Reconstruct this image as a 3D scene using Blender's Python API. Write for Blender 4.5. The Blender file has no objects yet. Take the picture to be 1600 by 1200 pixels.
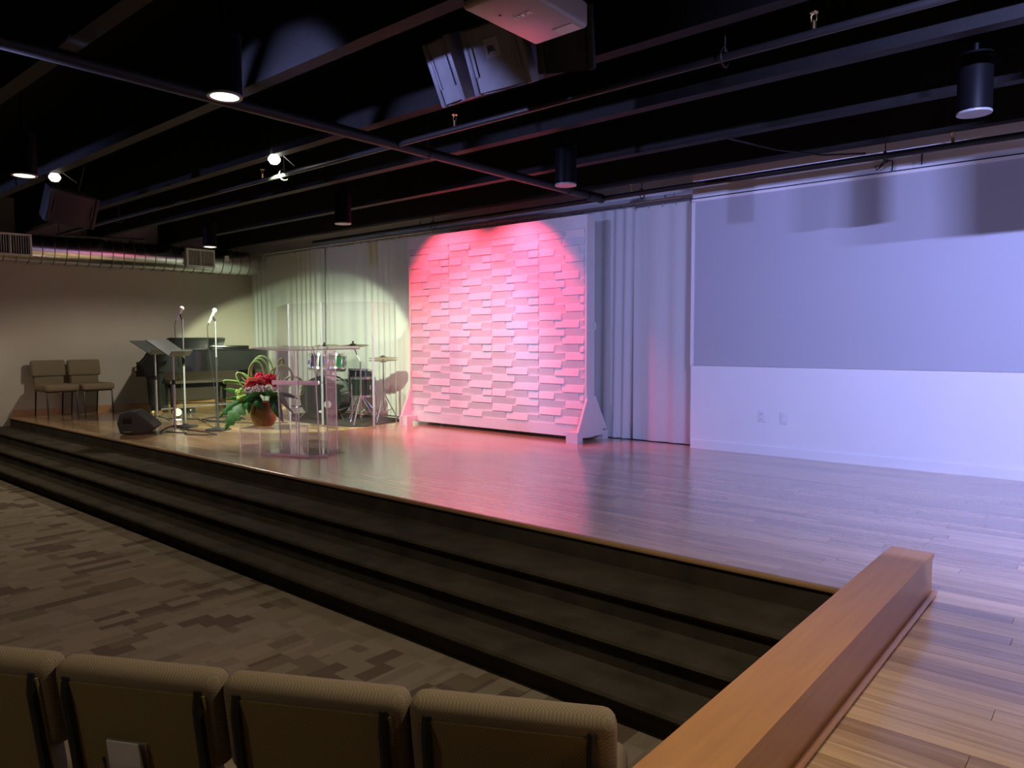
import bpy, bmesh, math, random
from mathutils import Vector, Matrix
random.seed(7)
R = math.radians
sc = bpy.context.scene
COL = sc.collection

# ------------------------------------------------------------------ camera
FPX, YAW, PITCH, ROLL = 1139.33, R(40.359), R(-3.436), R(-0.184)
cam_d = bpy.data.cameras.new('camera'); cam = bpy.data.objects.new('camera', cam_d); COL.objects.link(cam)
cam_d.sensor_fit = 'HORIZONTAL'; cam_d.sensor_width = 36.0; cam_d.lens = 36.0 * FPX / 1600.0
cam_d.clip_start = 0.02; cam_d.clip_end = 100
fwd = Vector((-math.sin(YAW)*math.cos(PITCH), math.cos(YAW)*math.cos(PITCH), math.sin(PITCH)))
r0 = Vector((math.cos(YAW), math.sin(YAW), 0)); u0 = r0.cross(fwd)
rr = math.cos(ROLL)*r0 + math.sin(ROLL)*u0; uu = -math.sin(ROLL)*r0 + math.cos(ROLL)*u0
cam.matrix_world = Matrix(((rr.x, uu.x, -fwd.x, 0), (rr.y, uu.y, -fwd.y, 0), (rr.z, uu.z, -fwd.z, 1.60), (0, 0, 0, 1)))
sc.camera = cam
sc.cycles.transparent_max_bounces = 40

# ------------------------------------------------------------------ world, lights, exposure
w = bpy.data.worlds.new('world'); sc.world = w; w.use_nodes = True
w.node_tree.nodes['Background'].inputs[0].default_value = (0.8, 0.7, 0.6, 1)
w.node_tree.nodes['Background'].inputs[1].default_value = 0.0
vs = sc.view_settings
vs.view_transform = 'Standard'; vs.look = 'None'; vs.gamma = 1.0; vs.use_curve_mapping = False
vs.exposure = 0.0

PURPLE = (0.40, 0.43, 1.0); RED = (1.0, 0.06, 0.11); COOL = (0.62, 0.78, 1.0); FLOOD = (0.80, 0.98, 0.62); WARM = (1.0, 0.85, 0.62)

def spot(name, loc, target, power, color, half, blend=0.15, radius=0.03, parent=None):
    d = bpy.data.lights.new(name, 'SPOT'); d.energy = power; d.color = color
    d.spot_size = 2*R(half); d.spot_blend = blend; d.shadow_soft_size = radius
    o = bpy.data.objects.new(name, d); COL.objects.link(o)
    o.location = loc
    o.rotation_euler = (Vector(target)-Vector(loc)).to_track_quat('-Z', 'Y').to_euler()
    return o

WASH_A = Vector((0.60, 2.20, 3.09))     # lavender stage wash fixtures (right, out of frame)
WASH_A2 = Vector((1.10, 2.20, 3.09))
WASH_B = Vector((-4.45, 0.9, 2.99))
WASH_C = Vector((-10.4, -0.5, 3.02))
REDL = Vector((-6.70, 5.80, 3.25))
REDL2 = Vector((-5.35, 5.80, 3.25))
COOLL = Vector((-5.5, 3.80, 3.25))
FLOODP = Vector((-5.70, 3.55, 3.165))
FLOODD = Vector((-0.728, 0.533, -0.432))
def slot_light(name, loc, target, power, color, sx, sy):
    d = bpy.data.lights.new(name, 'AREA'); d.energy = power; d.color = color; d.shape = 'RECTANGLE'; d.size = sx; d.size_y = sy; d.spread = R(130)
    o = bpy.data.objects.new(name, d); COL.objects.link(o); o.location = loc
    o.rotation_euler = (Vector(target)-Vector(loc)).to_track_quat('-Z', 'Y').to_euler()
    return o
slot_light('wash_light', WASH_A, (0.60, 6.9, 1.9), 142, PURPLE, 0.22, 0.010)
slot_light('wash_light', WASH_A2, (1.10, 6.9, 1.9), 96, PURPLE, 0.22, 0.010)
spot('wash_light', WASH_B, (-3.0, 7.0, 2.0), 340, PURPLE, 27, 0.25, 0.05)
spot('wash_light', WASH_C, (-6.6, 7.0, 3.0), 160, PURPLE, 30, 0.6, 0.05)
spot('red_light', REDL, (-6.45, 6.6, 1.75), 230, RED, 50, 0.6, 0.05)
spot('red_light', REDL2, (-5.6, 6.6, 1.75), 240, RED, 47, 0.6, 0.05)
spot('front_light', COOLL, (-6.2, 6.6, 1.15), 260, COOL, 26, 1.0, 0.06)
FLOODP2 = Vector((-7.86, 2.55, 3.16)); FLOODD2 = (Vector((-7.9, 4.75, 0.7))-FLOODP2).normalized()
spot('flood_light', FLOODP2+FLOODD2*0.12, FLOODP2+FLOODD2, 430, (1.0, 0.97, 0.86), 26, 0.9, 0.03)
spot('flood_light', FLOODP+FLOODD*0.12, FLOODP+FLOODD, 1700, FLOOD, 22.4, 0.14, 0.03)

# ------------------------------------------------------------------ node materials
def newmat(name):
    m = bpy.data.materials.new(name); m.use_nodes = True
    nt = m.node_tree; b = nt.nodes['Principled BSDF']
    return m, nt, b
def c4(c): return (c[0], c[1], c[2], 1)
def mat(name, col, rough=0.5, metal=0.0, var=0.08, scale=12.0, bump=0.0, bscale=60.0, coat=0.0, spec=0.5, emit=None, estr=0, stretch=(1, 1, 1)):
    m, nt, b = newmat(name)
    N, L = nt.nodes, nt.links
    tc = N.new('ShaderNodeTexCoord'); mp = N.new('ShaderNodeMapping'); mp.inputs['Scale'].default_value = stretch
    L.new(tc.outputs['Object'], mp.inputs['Vector'])
    nz = N.new('ShaderNodeTexNoise'); nz.inputs['Scale'].default_value = scale; nz.inputs['Detail'].default_value = 4
    L.new(mp.outputs[0], nz.inputs['Vector'])
    cr = N.new('ShaderNodeValToRGB')
    cr.color_ramp.elements[0].position = 0.3; cr.color_ramp.elements[1].position = 0.7
    cr.color_ramp.elements[0].color = c4([x*(1-var) for x in col]); cr.color_ramp.elements[1].color = c4([min(1, x*(1+var)) for x in col])
    L.new(nz.outputs['Fac'], cr.inputs[0]); L.new(cr.outputs[0], b.inputs['Base Color'])
    b.inputs['Roughness'].default_value = rough; b.inputs['Metallic'].default_value = metal
    b.inputs['Coat Weight'].default_value = coat; b.inputs['Coat Roughness'].default_value = 0.15
    b.inputs['Specular IOR Level'].default_value = spec
    if bump:
        n2 = N.new('ShaderNodeTexNoise'); n2.inputs['Scale'].default_value = bscale; n2.inputs['Detail'].default_value = 3
        L.new(mp.outputs[0], n2.inputs['Vector'])
        bp = N.new('ShaderNodeBump'); bp.inputs['Strength'].default_value = bump; bp.inputs['Distance'].default_value = 0.01
        L.new(n2.outputs['Fac'], bp.inputs['Height']); L.new(bp.outputs[0], b.inputs['Normal'])
    if emit:
        b.inputs['Emission Color'].default_value = c4(emit); b.inputs['Emission Strength'].default_value = estr
    return m
def wood(name, dark, light, rough=0.3, coat=0.3, axis='X', island=True, vary=0.5):
    m, nt, b = newmat(name); N, L = nt.nodes, nt.links
    tc = N.new('ShaderNodeTexCoord'); ge = N.new('ShaderNodeNewGeometry'); oi = N.new('ShaderNodeObjectInfo')
    add = N.new('ShaderNodeMath'); add.operation = 'ADD'
    L.new(ge.outputs['Random Per Island'], add.inputs[0]); L.new(oi.outputs['Random'], add.inputs[1])
    fr = N.new('ShaderNodeMath'); fr.operation = 'FRACT'; L.new(add.outputs[0], fr.inputs[0])
    off = N.new('ShaderNodeMath'); off.operation = 'MULTIPLY'; off.inputs[1].default_value = 37.0; L.new(fr.outputs[0], off.inputs[0])
    mp = N.new('ShaderNodeMapping'); mp.inputs['Scale'].default_value = {'X': (1.6, 26, 26), 'Y': (26, 1.6, 26), 'Z': (26, 26, 1.6)}[axis]
    L.new(tc.outputs['Object'], mp.inputs['Vector']); L.new(off.outputs[0], mp.inputs['Location'])
    nz = N.new('ShaderNodeTexNoise'); nz.inputs['Scale'].default_value = 1.3; nz.inputs['Detail'].default_value = 6; nz.inputs['Distortion'].default_value = 0.6
    L.new(mp.outputs[0], nz.inputs['Vector'])
    mx = N.new('ShaderNodeMath'); mx.operation = 'MULTIPLY_ADD'; mx.inputs[1].default_value = vary; 
    L.new(fr.outputs[0], mx.inputs[0])
    sub = N.new('ShaderNodeMath'); sub.operation = 'SUBTRACT'; L.new(nz.outputs['Fac'], sub.inputs[0]); sub.inputs[1].default_value = vary*0.5
    L.new(sub.outputs[0], mx.inputs[2])
    cr = N.new('ShaderNodeValToRGB'); cr.color_ramp.elements[0].position = 0.2; cr.color_ramp.elements[1].position = 0.8
    cr.color_ramp.elements[0].color = c4(dark); cr.color_ramp.elements[1].color = c4(light)
    L.new(mx.outputs[0], cr.inputs[0]); L.new(cr.outputs[0], b.inputs['Base Color'])
    b.inputs['Roughness'].default_value = rough; b.inputs['Coat Weight'].default_value = coat; b.inputs['Coat Roughness'].default_value = 0.2
    bp = N.new('ShaderNodeBump'); bp.inputs['Strength'].default_value = 0.05; bp.inputs['Distance'].default_value = 0.004
    L.new(nz.outputs['Fac'], bp.inputs['Height']); L.new(bp.outputs[0], b.inputs['Normal'])
    return m
def carpet_mat(name):
    m, nt, b = newmat(name); N, L = nt.nodes, nt.links
    tc = N.new('ShaderNodeTexCoord'); sx = N.new('ShaderNodeSeparateXYZ'); L.new(tc.outputs['Object'], sx.inputs[0])
    def mth(op, a, bv, c=None):
        n = N.new('ShaderNodeMath'); n.operation = op
        for i, v in enumerate((a, bv, c)):
            if v is None: continue
            if isinstance(v, (int, float)): n.inputs[i].default_value = v
            else: L.new(v, n.inputs[i])
        return n.outputs[0]
    def blocks(wx, ly, seed):
        cx = mth('FLOOR', mth('DIVIDE', sx.outputs['X'], wx), None)
        wn = N.new('ShaderNodeTexWhiteNoise'); wn.noise_dimensions = '2D'
        cv = N.new('ShaderNodeCombineXYZ'); L.new(cx, cv.inputs[0]); cv.inputs[1].default_value = seed; L.new(cv.outputs[0], wn.inputs['Vector'])
        cy = mth('FLOOR', mth('ADD', mth('DIVIDE', sx.outputs['Y'], ly), mth('MULTIPLY', wn.outputs['Value'], 3.0)), None)
        cv2 = N.new('ShaderNodeCombineXYZ'); L.new(cx, cv2.inputs[0]); L.new(cy, cv2.inputs[1]); cv2.inputs[2].default_value = seed
        w2 = N.new('ShaderNodeTexWhiteNoise'); w2.noise_dimensions = '3D'; L.new(cv2.outputs[0], w2.inputs['Vector'])
        return w2.outputs['Value']
    v = mth('ADD', mth('MULTIPLY', blocks(0.095, 0.19, 1.0), 0.6), mth('MULTIPLY', blocks(0.21, 0.50, 5.0), 0.4))
    cr = N.new('ShaderNodeValToRGB'); e = cr.color_ramp.elements
    cr.color_ramp.interpolation = 'CONSTANT'
    e[0].position = 0.0; e[0].color = (0.115, 0.082, 0.060, 1); e[1].position = 0.22; e[1].color = (0.150, 0.115, 0.080, 1)
    for p, c in ((0.32, (0.205, 0.165, 0.120, 1)), (0.50, (0.225, 0.185, 0.14, 1)), (0.66, (0.19, 0.15, 0.11, 1)), (0.80, (0.235, 0.185, 0.14, 1))):
        k = e.new(p); k.color = c
    L.new(v, cr.inputs[0])
    nz = N.new('ShaderNodeTexNoise'); nz.inputs['Scale'].default_value = 160; nz.inputs['Detail'].default_value = 3; L.new(tc.outputs['Object'], nz.inputs['Vector'])
    mxr = N.new('ShaderNodeMix'); mxr.data_type = 'RGBA'; mxr.blend_type = 'MULTIPLY'; mxr.inputs[0].default_value = 0.55
    L.new(cr.outputs[0], mxr.inputs[6]); L.new(nz.outputs['Color'], mxr.inputs[7]); 
    bw = N.new('ShaderNodeRGBToBW'); L.new(nz.outputs['Color'], bw.inputs[0])
    gm = mth('MULTIPLY_ADD', bw.outputs[0], 1.2, 0.35)
    L.new(gm, mxr.inputs[7]); L.new(mxr.outputs[2], b.inputs['Base Color'])
    b.inputs['Roughness'].default_value = 0.95; b.inputs['Specular IOR Level'].default_value = 0.1
    bp = N.new('ShaderNodeBump'); bp.inputs['Strength'].default_value = 0.5; bp.inputs['Distance'].default_value = 0.006
    L.new(nz.outputs['Fac'], bp.inputs['Height']); L.new(bp.outputs[0], b.inputs['Normal'])
    return m
def weave_mat(name, col):
    m, nt, b = newmat(name); N, L = nt.nodes, nt.links
    tc = N.new('ShaderNodeTexCoord')
    ck = N.new('ShaderNodeTexChecker'); ck.inputs['Scale'].default_value = 230; L.new(tc.outputs['Object'], ck.inputs['Vector'])
    ck.inputs[1].default_value = c4([x*1.18 for x in col]); ck.inputs[2].default_value = c4([x*0.78 for x in col])
    L.new(ck.outputs[0], b.inputs['Base Color'])
    b.inputs['Roughness'].default_value = 0.95; b.inputs['Specular IOR Level'].default_value = 0.15
    bp = N.new('ShaderNodeBump'); bp.inputs['Strength'].default_value = 0.25; bp.inputs['Distance'].default_value = 0.003
    L.new(ck.outputs[1], bp.inputs['Height']); L.new(bp.outputs[0], b.inputs['Normal'])
    return m
def acrylic(name, tint=(0.93, 0.94, 0.97), base=0.05):
    m = bpy.data.materials.new(name); m.use_nodes = True; nt = m.node_tree; N, L = nt.nodes, nt.links
    N.remove(N['Principled BSDF']); out = N['Material Output']
    tr = N.new('ShaderNodeBsdfTransparent'); tr.inputs[0].default_value = c4(tint)
    gl = N.new('ShaderNodeBsdfGlossy'); gl.inputs['Roughness'].default_value = 0.03
    fc = N.new('ShaderNodeLayerWeight'); fc.inputs['Blend'].default_value = 0.5
    pw = N.new('ShaderNodeMath'); pw.operation = 'POWER'; pw.inputs[1].default_value = 5.0; L.new(fc.outputs['Facing'], pw.inputs[0])
    lw = N.new('ShaderNodeMath'); lw.operation = 'MULTIPLY_ADD'; lw.inputs[1].default_value = 0.9; lw.inputs[2].default_value = 0.035; L.new(pw.outputs[0], lw.inputs[0])
    nz = N.new('ShaderNodeTexNoise'); nz.inputs['Scale'].default_value = 3
    ad = N.new('ShaderNodeMath'); ad.operation = 'MULTIPLY_ADD'; ad.inputs[1].default_value = 0.02; L.new(nz.outputs['Fac'], ad.inputs[0]); L.new(lw.outputs[0], ad.inputs[2])
    mx = N.new('ShaderNodeMixShader'); L.new(ad.outputs[0], mx.inputs[0]); L.new(tr.outputs[0], mx.inputs[1]); L.new(gl.outputs[0], mx.inputs[2])
    df = N.new('ShaderNodeBsdfTranslucent'); df.inputs[0].default_value = (0.9, 0.9, 1, 1)
    m2 = N.new('ShaderNodeMixShader'); m2.inputs[0].default_value = base; L.new(mx.outputs[0], m2.inputs[1]); L.new(df.outputs[0], m2.inputs[2])
    L.new(m2.outputs[0], out.inputs['Surface'])
    return m
def cloth_mat(name, col, trans=0.35):
    m = bpy.data.materials.new(name); m.use_nodes = True; nt = m.node_tree; N, L = nt.nodes, nt.links
    b = N['Principled BSDF']; out = N['Material Output']
    tc = N.new('ShaderNodeTexCoord'); nz = N.new('ShaderNodeTexNoise'); nz.inputs['Scale'].default_value = 40; L.new(tc.outputs['Object'], nz.inputs['Vector'])
    cr = N.new('ShaderNodeValToRGB'); cr.color_ramp.elements[0].color = c4([x*0.94 for x in col]); cr.color_ramp.elements[1].color = c4(col)
    L.new(nz.outputs['Fac'], cr.inputs[0]); L.new(cr.outputs[0], b.inputs['Base Color']); b.inputs['Roughness'].default_value = 0.9; b.inputs['Specular IOR Level'].default_value = 0.1
    tl = N.new('ShaderNodeBsdfTranslucent'); L.new(cr.outputs[0], tl.inputs[0])
    mx = N.new('ShaderNodeMixShader'); mx.inputs[0].default_value = trans; L.new(b.outputs[0], mx.inputs[1]); L.new(tl.outputs[0], mx.inputs[2])
    L.new(mx.outputs[0], out.inputs['Surface'])
    return m

M = {}
M['carpet'] = carpet_mat('patterned carpet')
M['step'] = mat('dark stair carpet', (0.050, 0.041, 0.030), 0.95, var=0.3, scale=5, bump=0.4, bscale=220, spec=0.1)
M['plank'] = wood('oak plank', (0.30, 0.175, 0.085), (0.62, 0.42, 0.24), rough=0.24, coat=1.0, vary=0.5)
M['subfloor'] = mat('dark subfloor', (0.05, 0.03, 0.015), 0.8)
M['nosing'] = wood('oak nosing', (0.30, 0.17, 0.08), (0.45, 0.27, 0.13), rough=0.35, coat=0.2, vary=0.1)
M['ledge'] = wood('honey stained wood', (0.40, 0.185, 0.055), (0.52, 0.25, 0.078), rough=0.42, coat=0.25, axis='Y', vary=0.05)
M['wall_left'] = mat('beige wall paint', (0.50, 0.44, 0.37), 0.8, var=0.03, scale=2)
M['wall'] = mat('white wall paint', (0.78, 0.78, 0.80), 0.7, var=0.015, scale=2)
M['wall_dim'] = mat('taupe wall paint', (0.36, 0.31, 0.26), 0.85, var=0.03, scale=2)
M['screen'] = mat('grey screen paint', (0.43, 0.44, 0.49), 0.75, var=0.01, scale=2)
M['basewood'] = wood('oak baseboard', (0.40, 0.22, 0.09), (0.55, 0.31, 0.13), axis='Y', vary=0.1)
M['black'] = mat('black ceiling paint', (0.0025, 0.0025, 0.0026), 0.9, var=0.2, scale=3, spec=0.2)
M['beam'] = mat('black beam paint', (0.0075, 0.007, 0.0072), 0.7, var=0.2, scale=6, bump=0.2, bscale=30, spec=0.3)
M['blackpipe'] = mat('black pipe paint', (0.007, 0.006, 0.0062), 0.55, var=0.1)
M['branchpipe'] = mat('grey black pipe', (0.022, 0.021, 0.022), 0.45, var=0.1)
M['fixture'] = mat('black fixture', (0.004, 0.004, 0.005), 0.45, var=0.1, spec=0.1)
M['ring'] = mat('fixture ring', (0.30, 0.29, 0.29), 0.35, var=0.1)
M['lens_on'] = mat('lit lens', (0.9, 0.9, 0.8), 0.5, emit=(1.0, 0.92, 0.70), estr=2.5)
M['lens_off'] = mat('dark lens', (0.02, 0.02, 0.02), 0.3)
M['flood_on'] = mat('flood bulb', (1, 1, 1), 0.5, emit=(1, 1.0, 0.86), estr=14)
M['duct'] = mat('galvanised duct', (0.70, 0.70, 0.70), 0.24, metal=1.0, var=0.08, scale=5)
M['ductband'] = mat('duct seam', (0.20, 0.20, 0.20), 0.5, metal=1.0)
M['grille'] = mat('grille frame', (0.72, 0.70, 0.68), 0.5)
M['grille_dark'] = mat('grille dark', (0.05, 0.045, 0.045), 0.7)
M['brick'] = mat('white foam brick', (0.80, 0.78, 0.80), 0.62, var=0.02, bump=0.05)
M['white'] = mat('white painted wood', (0.78, 0.76, 0.77), 0.5, var=0.02)
M['curtain'] = cloth_mat('sheer white cloth', (0.80, 0.82, 0.80), 0.3)
M['metalhook'] = mat('hook', (0.35, 0.35, 0.36), 0.4, metal=0.6)
M['fabric'] = weave_mat('tan woven fabric', (0.215, 0.165, 0.105))
M['fabric_back'] = weave_mat('tan back panel', (0.25, 0.195, 0.085))
M['steel'] = mat('black steel', (0.012, 0.012, 0.013), 0.4)
M['brown_steel'] = mat('dark bronze steel', (0.045, 0.035, 0.03), 0.35, metal=0.3)
M['piano'] = mat('black lacquer', (0.010, 0.011, 0.011), 0.18, var=0.05, coat=0.5)
M['ivory'] = mat('ivory', (0.7, 0.68, 0.6), 0.4)
M['brass'] = mat('brass', (0.65, 0.45, 0.18), 0.3, metal=1)
M['chrome'] = mat('chrome', (0.75, 0.75, 0.77), 0.2, metal=1, var=0.03)
M['standgrey'] = mat('silver stand', (0.52, 0.51, 0.55), 0.38, metal=0.6)
M['deskgrey'] = mat('grey music desk', (0.05, 0.056, 0.053), 0.42)
M['rubber'] = mat('black rubber', (0.02, 0.02, 0.021), 0.75)
M['monitor'] = mat('charcoal plastic', (0.06, 0.058, 0.066), 0.55, bump=0.1, bscale=200)
M['micwhite'] = mat('pale mic grille', (0.75, 0.76, 0.74), 0.4)
M['cable'] = mat('black cable', (0.02, 0.02, 0.022), 0.6)
M['copper'] = mat('copper glaze vase', (0.46, 0.25, 0.09), 0.3, metal=0.35, var=0.15, scale=4)
M['leaf'] = mat('green leaf', (0.026, 0.125, 0.018), 0.5, var=0.35, scale=6)
M['leaf_light'] = mat('light green leaf', (0.055, 0.21, 0.03), 0.5, var=0.35, scale=6)
M['grass'] = mat('bear grass', (0.36, 0.60, 0.18), 0.5, var=0.15)
M['lime'] = mat('lime flower', (0.50, 0.75, 0.18), 0.6, var=0.2)
M['redflower'] = mat('red flower', (0.78, 0.02, 0.07), 0.55, var=0.35, scale=40)
M['orange'] = mat('orange petal', (0.95, 0.25, 0.10), 0.55, var=0.15)
M['pink'] = mat('pink tiny flower', (0.80, 0.62, 0.66), 0.6, var=0.3, scale=60)
M['acrylic'] = acrylic('clear acrylic', (0.97, 0.97, 0.985), 0.012)
M['acrylic_edge'] = acrylic('acrylic edge', (0.92, 0.90, 0.92), 0.6)
M['shield'] = acrylic('clear shield panel', (0.955, 0.955, 0.965), 0.008)
M['drumblack'] = mat('black drum wrap', (0.008, 0.016, 0.012), 0.16, coat=0.6)
M['drumgreen'] = mat('green drum wrap', (0.01, 0.10, 0.04), 0.16, coat=0.6)
M['drumhead'] = mat('black drum head', (0.028, 0.028, 0.05), 0.4)
M['skin'] = mat('coated drum head', (0.75, 0.75, 0.73), 0.6)
M['cymbal'] = mat('bronze cymbal', (0.45, 0.36, 0.20), 0.3, metal=1)
M['rug'] = mat('black rug', (0.009, 0.009, 0.010), 0.95, bump=0.4, bscale=300)
M['speaker'] = mat('grey black speaker', (0.22, 0.22, 0.25), 0.5, bump=0.06, bscale=200)
M['spkgrille'] = mat('speaker grille', (0.26, 0.26, 0.28), 0.6, bump=0.3, bscale=400)
M['spkdark'] = mat('dark speaker', (0.011, 0.011, 0.011), 0.7)
M['badge'] = mat('silver badge', (0.42, 0.42, 0.48), 0.4)
M['ink'] = mat('black print', (0.02, 0.02, 0.03), 0.5)
M['projector'] = mat('white projector plastic', (0.38, 0.34, 0.33), 0.35, var=0.03)
M['logo'] = mat('silver print', (1.0, 1.0, 1.0), 0.4)
M['card'] = mat('white card', (0.70, 0.70, 0.68), 0.7, var=0.03)
M['outlet'] = mat('outlet plastic', (0.72, 0.72, 0.76), 0.45)
M['leds'] = mat('floor lamp lens', (0.25, 0.32, 0.32), 0.12, metal=0.4)

# ------------------------------------------------------------------ mesh helpers
class MB:
    def __init__(self): self.v = []; self.f = []; self.s = []
    def add(self, vs, fs, smooth=False, mx=None):
        o = len(self.v)
        self.v += [(mx @ Vector(p) if mx else Vector(p)) for p in vs]
        self.f += [tuple(i+o for i in f) for f in fs]; self.s += [smooth]*len(fs)
        return self
    def box(self, x0, x1, y0, y1, z0, z1, mx=None):
        return self.add([(x0, y0, z0), (x1, y0, z0), (x1, y1, z0), (x0, y1, z0), (x0, y0, z1), (x1, y0, z1), (x1, y1, z1), (x0, y1, z1)],
                        [(0, 3, 2, 1), (4, 5, 6, 7), (0, 1, 5, 4), (1, 2, 6, 5), (2, 3, 7, 6), (3, 0, 4, 7)], False, mx)
    def rbox(self, x0, x1, y0, y1, z0, z1, r=0.02, seg=3, mx=None):
        bm = bmesh.new(); bmesh.ops.create_cube(bm, size=1)
        for v in bm.verts:
            v.co = Vector(((x0+x1)/2+v.co.x*(x1-x0), (y0+y1)/2+v.co.y*(y1-y0), (z0+z1)/2+v.co.z*(z1-z0)))
        bmesh.ops.bevel(bm, geom=bm.edges[:], offset=r, segments=seg, affect='EDGES', profile=0.5)
        bm.verts.index_update()
        self.add([v.co.copy() for v in bm.verts], [[v.index for v in f.verts] for f in bm.faces], True, mx); bm.free()
        return self
    def prism(self, poly, a, b, axis='x', mx=None):
        n = len(poly)
        def P(p, t): return {'x': (t, p[0], p[1]), 'y': (p[0], t, p[1]), 'z': (p[0], p[1], t)}[axis]
        return self.add([P(p, a) for p in poly]+[P(p, b) for p in poly],
                        [tuple(range(n))[::-1], tuple(range(n, 2*n))]+[(i, (i+1) % n, n+(i+1) % n, n+i) for i in range(n)], False, mx)
    def tube(self, pts, r, seg=8, cap=True, mx=None):
        pts = [Vector(p) for p in pts]; n = len(pts)
        rs = r if isinstance(r, (list, tuple)) else [r]*n
        vs, fs = [], []; up = None
        for i, p in enumerate(pts):
            t = (pts[min(i+1, n-1)]-pts[max(i-1, 0)]).normalized()
            if up is None: up = t.orthogonal().normalized()
            up = (up-t*up.dot(t));  up = up.normalized() if up.length > 1e-6 else t.orthogonal().normalized()
            sd = t.cross(up)
            for k in range(seg):
                a = 2*math.pi*k/seg; vs.append(p+(up*math.cos(a)+sd*math.sin(a))*rs[i])
        for i in range(n-1):
            for k in range(seg): fs.append((i*seg+k, i*seg+(k+1) % seg, (i+1)*seg+(k+1) % seg, (i+1)*seg+k))
        if cap: fs += [tuple(range(seg))[::-1], tuple(range((n-1)*seg, n*seg))]
        return self.add(vs, fs, True, mx)
    def lathe(self, prof, seg=24, mx=None):
        vs, fs = [], []; n = len(prof)
        for r, z in prof:
            for k in range(seg):
                a = 2*math.pi*k/seg; vs.append((r*math.cos(a), r*math.sin(a), z))
        for i in range(n-1):
            for k in range(seg): fs.append((i*seg+k, i*seg+(k+1) % seg, (i+1)*seg+(k+1) % seg, (i+1)*seg+k))
        if prof[0][0] > 1e-5: fs.append(tuple(range(seg))[::-1])
        if prof[-1][0] > 1e-5: fs.append(tuple(range((n-1)*seg, n*seg)))
        return self.add(vs, fs, True, mx)
    def ball(self, c, r, seg=10, ring=6, sc=(1, 1, 1)):
        pr = [(max(1e-6, math.sin(math.pi*i/ring))*r, -math.cos(math.pi*i/ring)*r) for i in range(ring+1)]
        mx = Matrix.Translation(c) @ Matrix.Diagonal((sc[0], sc[1], sc[2], 1))
        return self.lathe(pr, seg, mx)
    def mesh(self, name):
        me = bpy.data.meshes.new(name); me.from_pydata(self.v, [], self.f)
        me.polygons.foreach_set('use_smooth', self.s)
        me.validate(); me.update()
        if any(self.s): me.set_sharp_from_angle(angle=R(38))
        return me
    def build(self, name, m, parent=None, kind=None, label=None, cat=None, group=None, loc=None, rot=None):
        me = self.mesh(name); me.materials.append(M[m])
        return link(name, me, parent, kind, label, cat, group, loc, rot)
def tagit(o, label=None, cat=None, group=None, kind=None):
    if label: o['label'] = label
    if cat: o['category'] = cat
    if group: o['group'] = group
    if kind: o['kind'] = kind
    return o
def link(name, me, parent=None, kind=None, label=None, cat=None, group=None, loc=None, rot=None):
    o = bpy.data.objects.new(name, me); COL.objects.link(o)
    if parent: o.parent = parent
    if loc is not None: o.location = loc
    if rot is not None: o.rotation_euler = rot
    return tagit(o, label, cat, group, kind)
def thing(name, label, cat, loc=(0, 0, 0), rz=0, group=None, rot=None, kind=None):
    o = bpy.data.objects.new(name, None); COL.objects.link(o); o.empty_display_size = 0.1
    o.location = loc; o.rotation_euler = rot if rot else (0, 0, rz)
    return tagit(o, label, cat, group, kind)
def copy_tree(o, parent=None, label=None, loc=None, rot=None):
    c = o.copy(); COL.objects.link(c); c.parent = parent
    if label: c['label'] = label
    if loc is not None: c.location = loc
    if rot is not None: c.rotation_euler = rot
    for ch in list(o.children): copy_tree(ch, c)
    return c
def text_part(name, s, size, m, parent, mx, ext=0.0015):
    cu = bpy.data.curves.new(name, 'FONT'); cu.body = s; cu.size = size; cu.extrude = ext; cu.align_x = 'CENTER'; cu.align_y = 'CENTER'; cu.offset = size*0.02
    t = bpy.data.objects.new(name+'_src', cu); COL.objects.link(t)
    bpy.context.view_layer.update()
    me = bpy.data.meshes.new_from_object(t.evaluated_get(bpy.context.evaluated_depsgraph_get()))
    bpy.data.objects.remove(t)
    me.transform(mx); me.materials.clear(); me.materials.append(M[m])
    return link(name, me, parent)
def T(x, y, z): return Matrix.Translation((x, y, z))
def RX(a): return Matrix.Rotation(R(a), 4, 'X')
def RY(a): return Matrix.Rotation(R(a), 4, 'Y')
def RZ(a): return Matrix.Rotation(R(a), 4, 'Z')

H, Z0 = 0.48, -0.04          # stage level and seating-floor level
YS = 3.41                    # stage front edge
# left wall runs slightly off square
def lw(y): return -12.70 + (y-3.2)*(0.40/4.05)

# ------------------------------------------------------------------ room shell
MB().box(-14.2, -0.64, -3.0, 2.80, Z0-0.05, Z0).build('floor', 'carpet', kind='structure', label='brown patterned carpet of the seating area', cat='floor')
stage = thing('floor_stage', 'glossy oak plank stage floor', 'floor', kind='structure')
MB().prism([(-12.95, YS), (2.4, YS), (2.4, 7.3), (-12.28, 7.3), (-12.9, 1.2+YS-1.2)], Z0, H-0.014, 'z').build('subfloor', 'subfloor', stage)
MB().box(-0.66, 2.4, -1.5, YS-0.001, Z0, H-0.014).build('subfloor', 'subfloor', stage)
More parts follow.
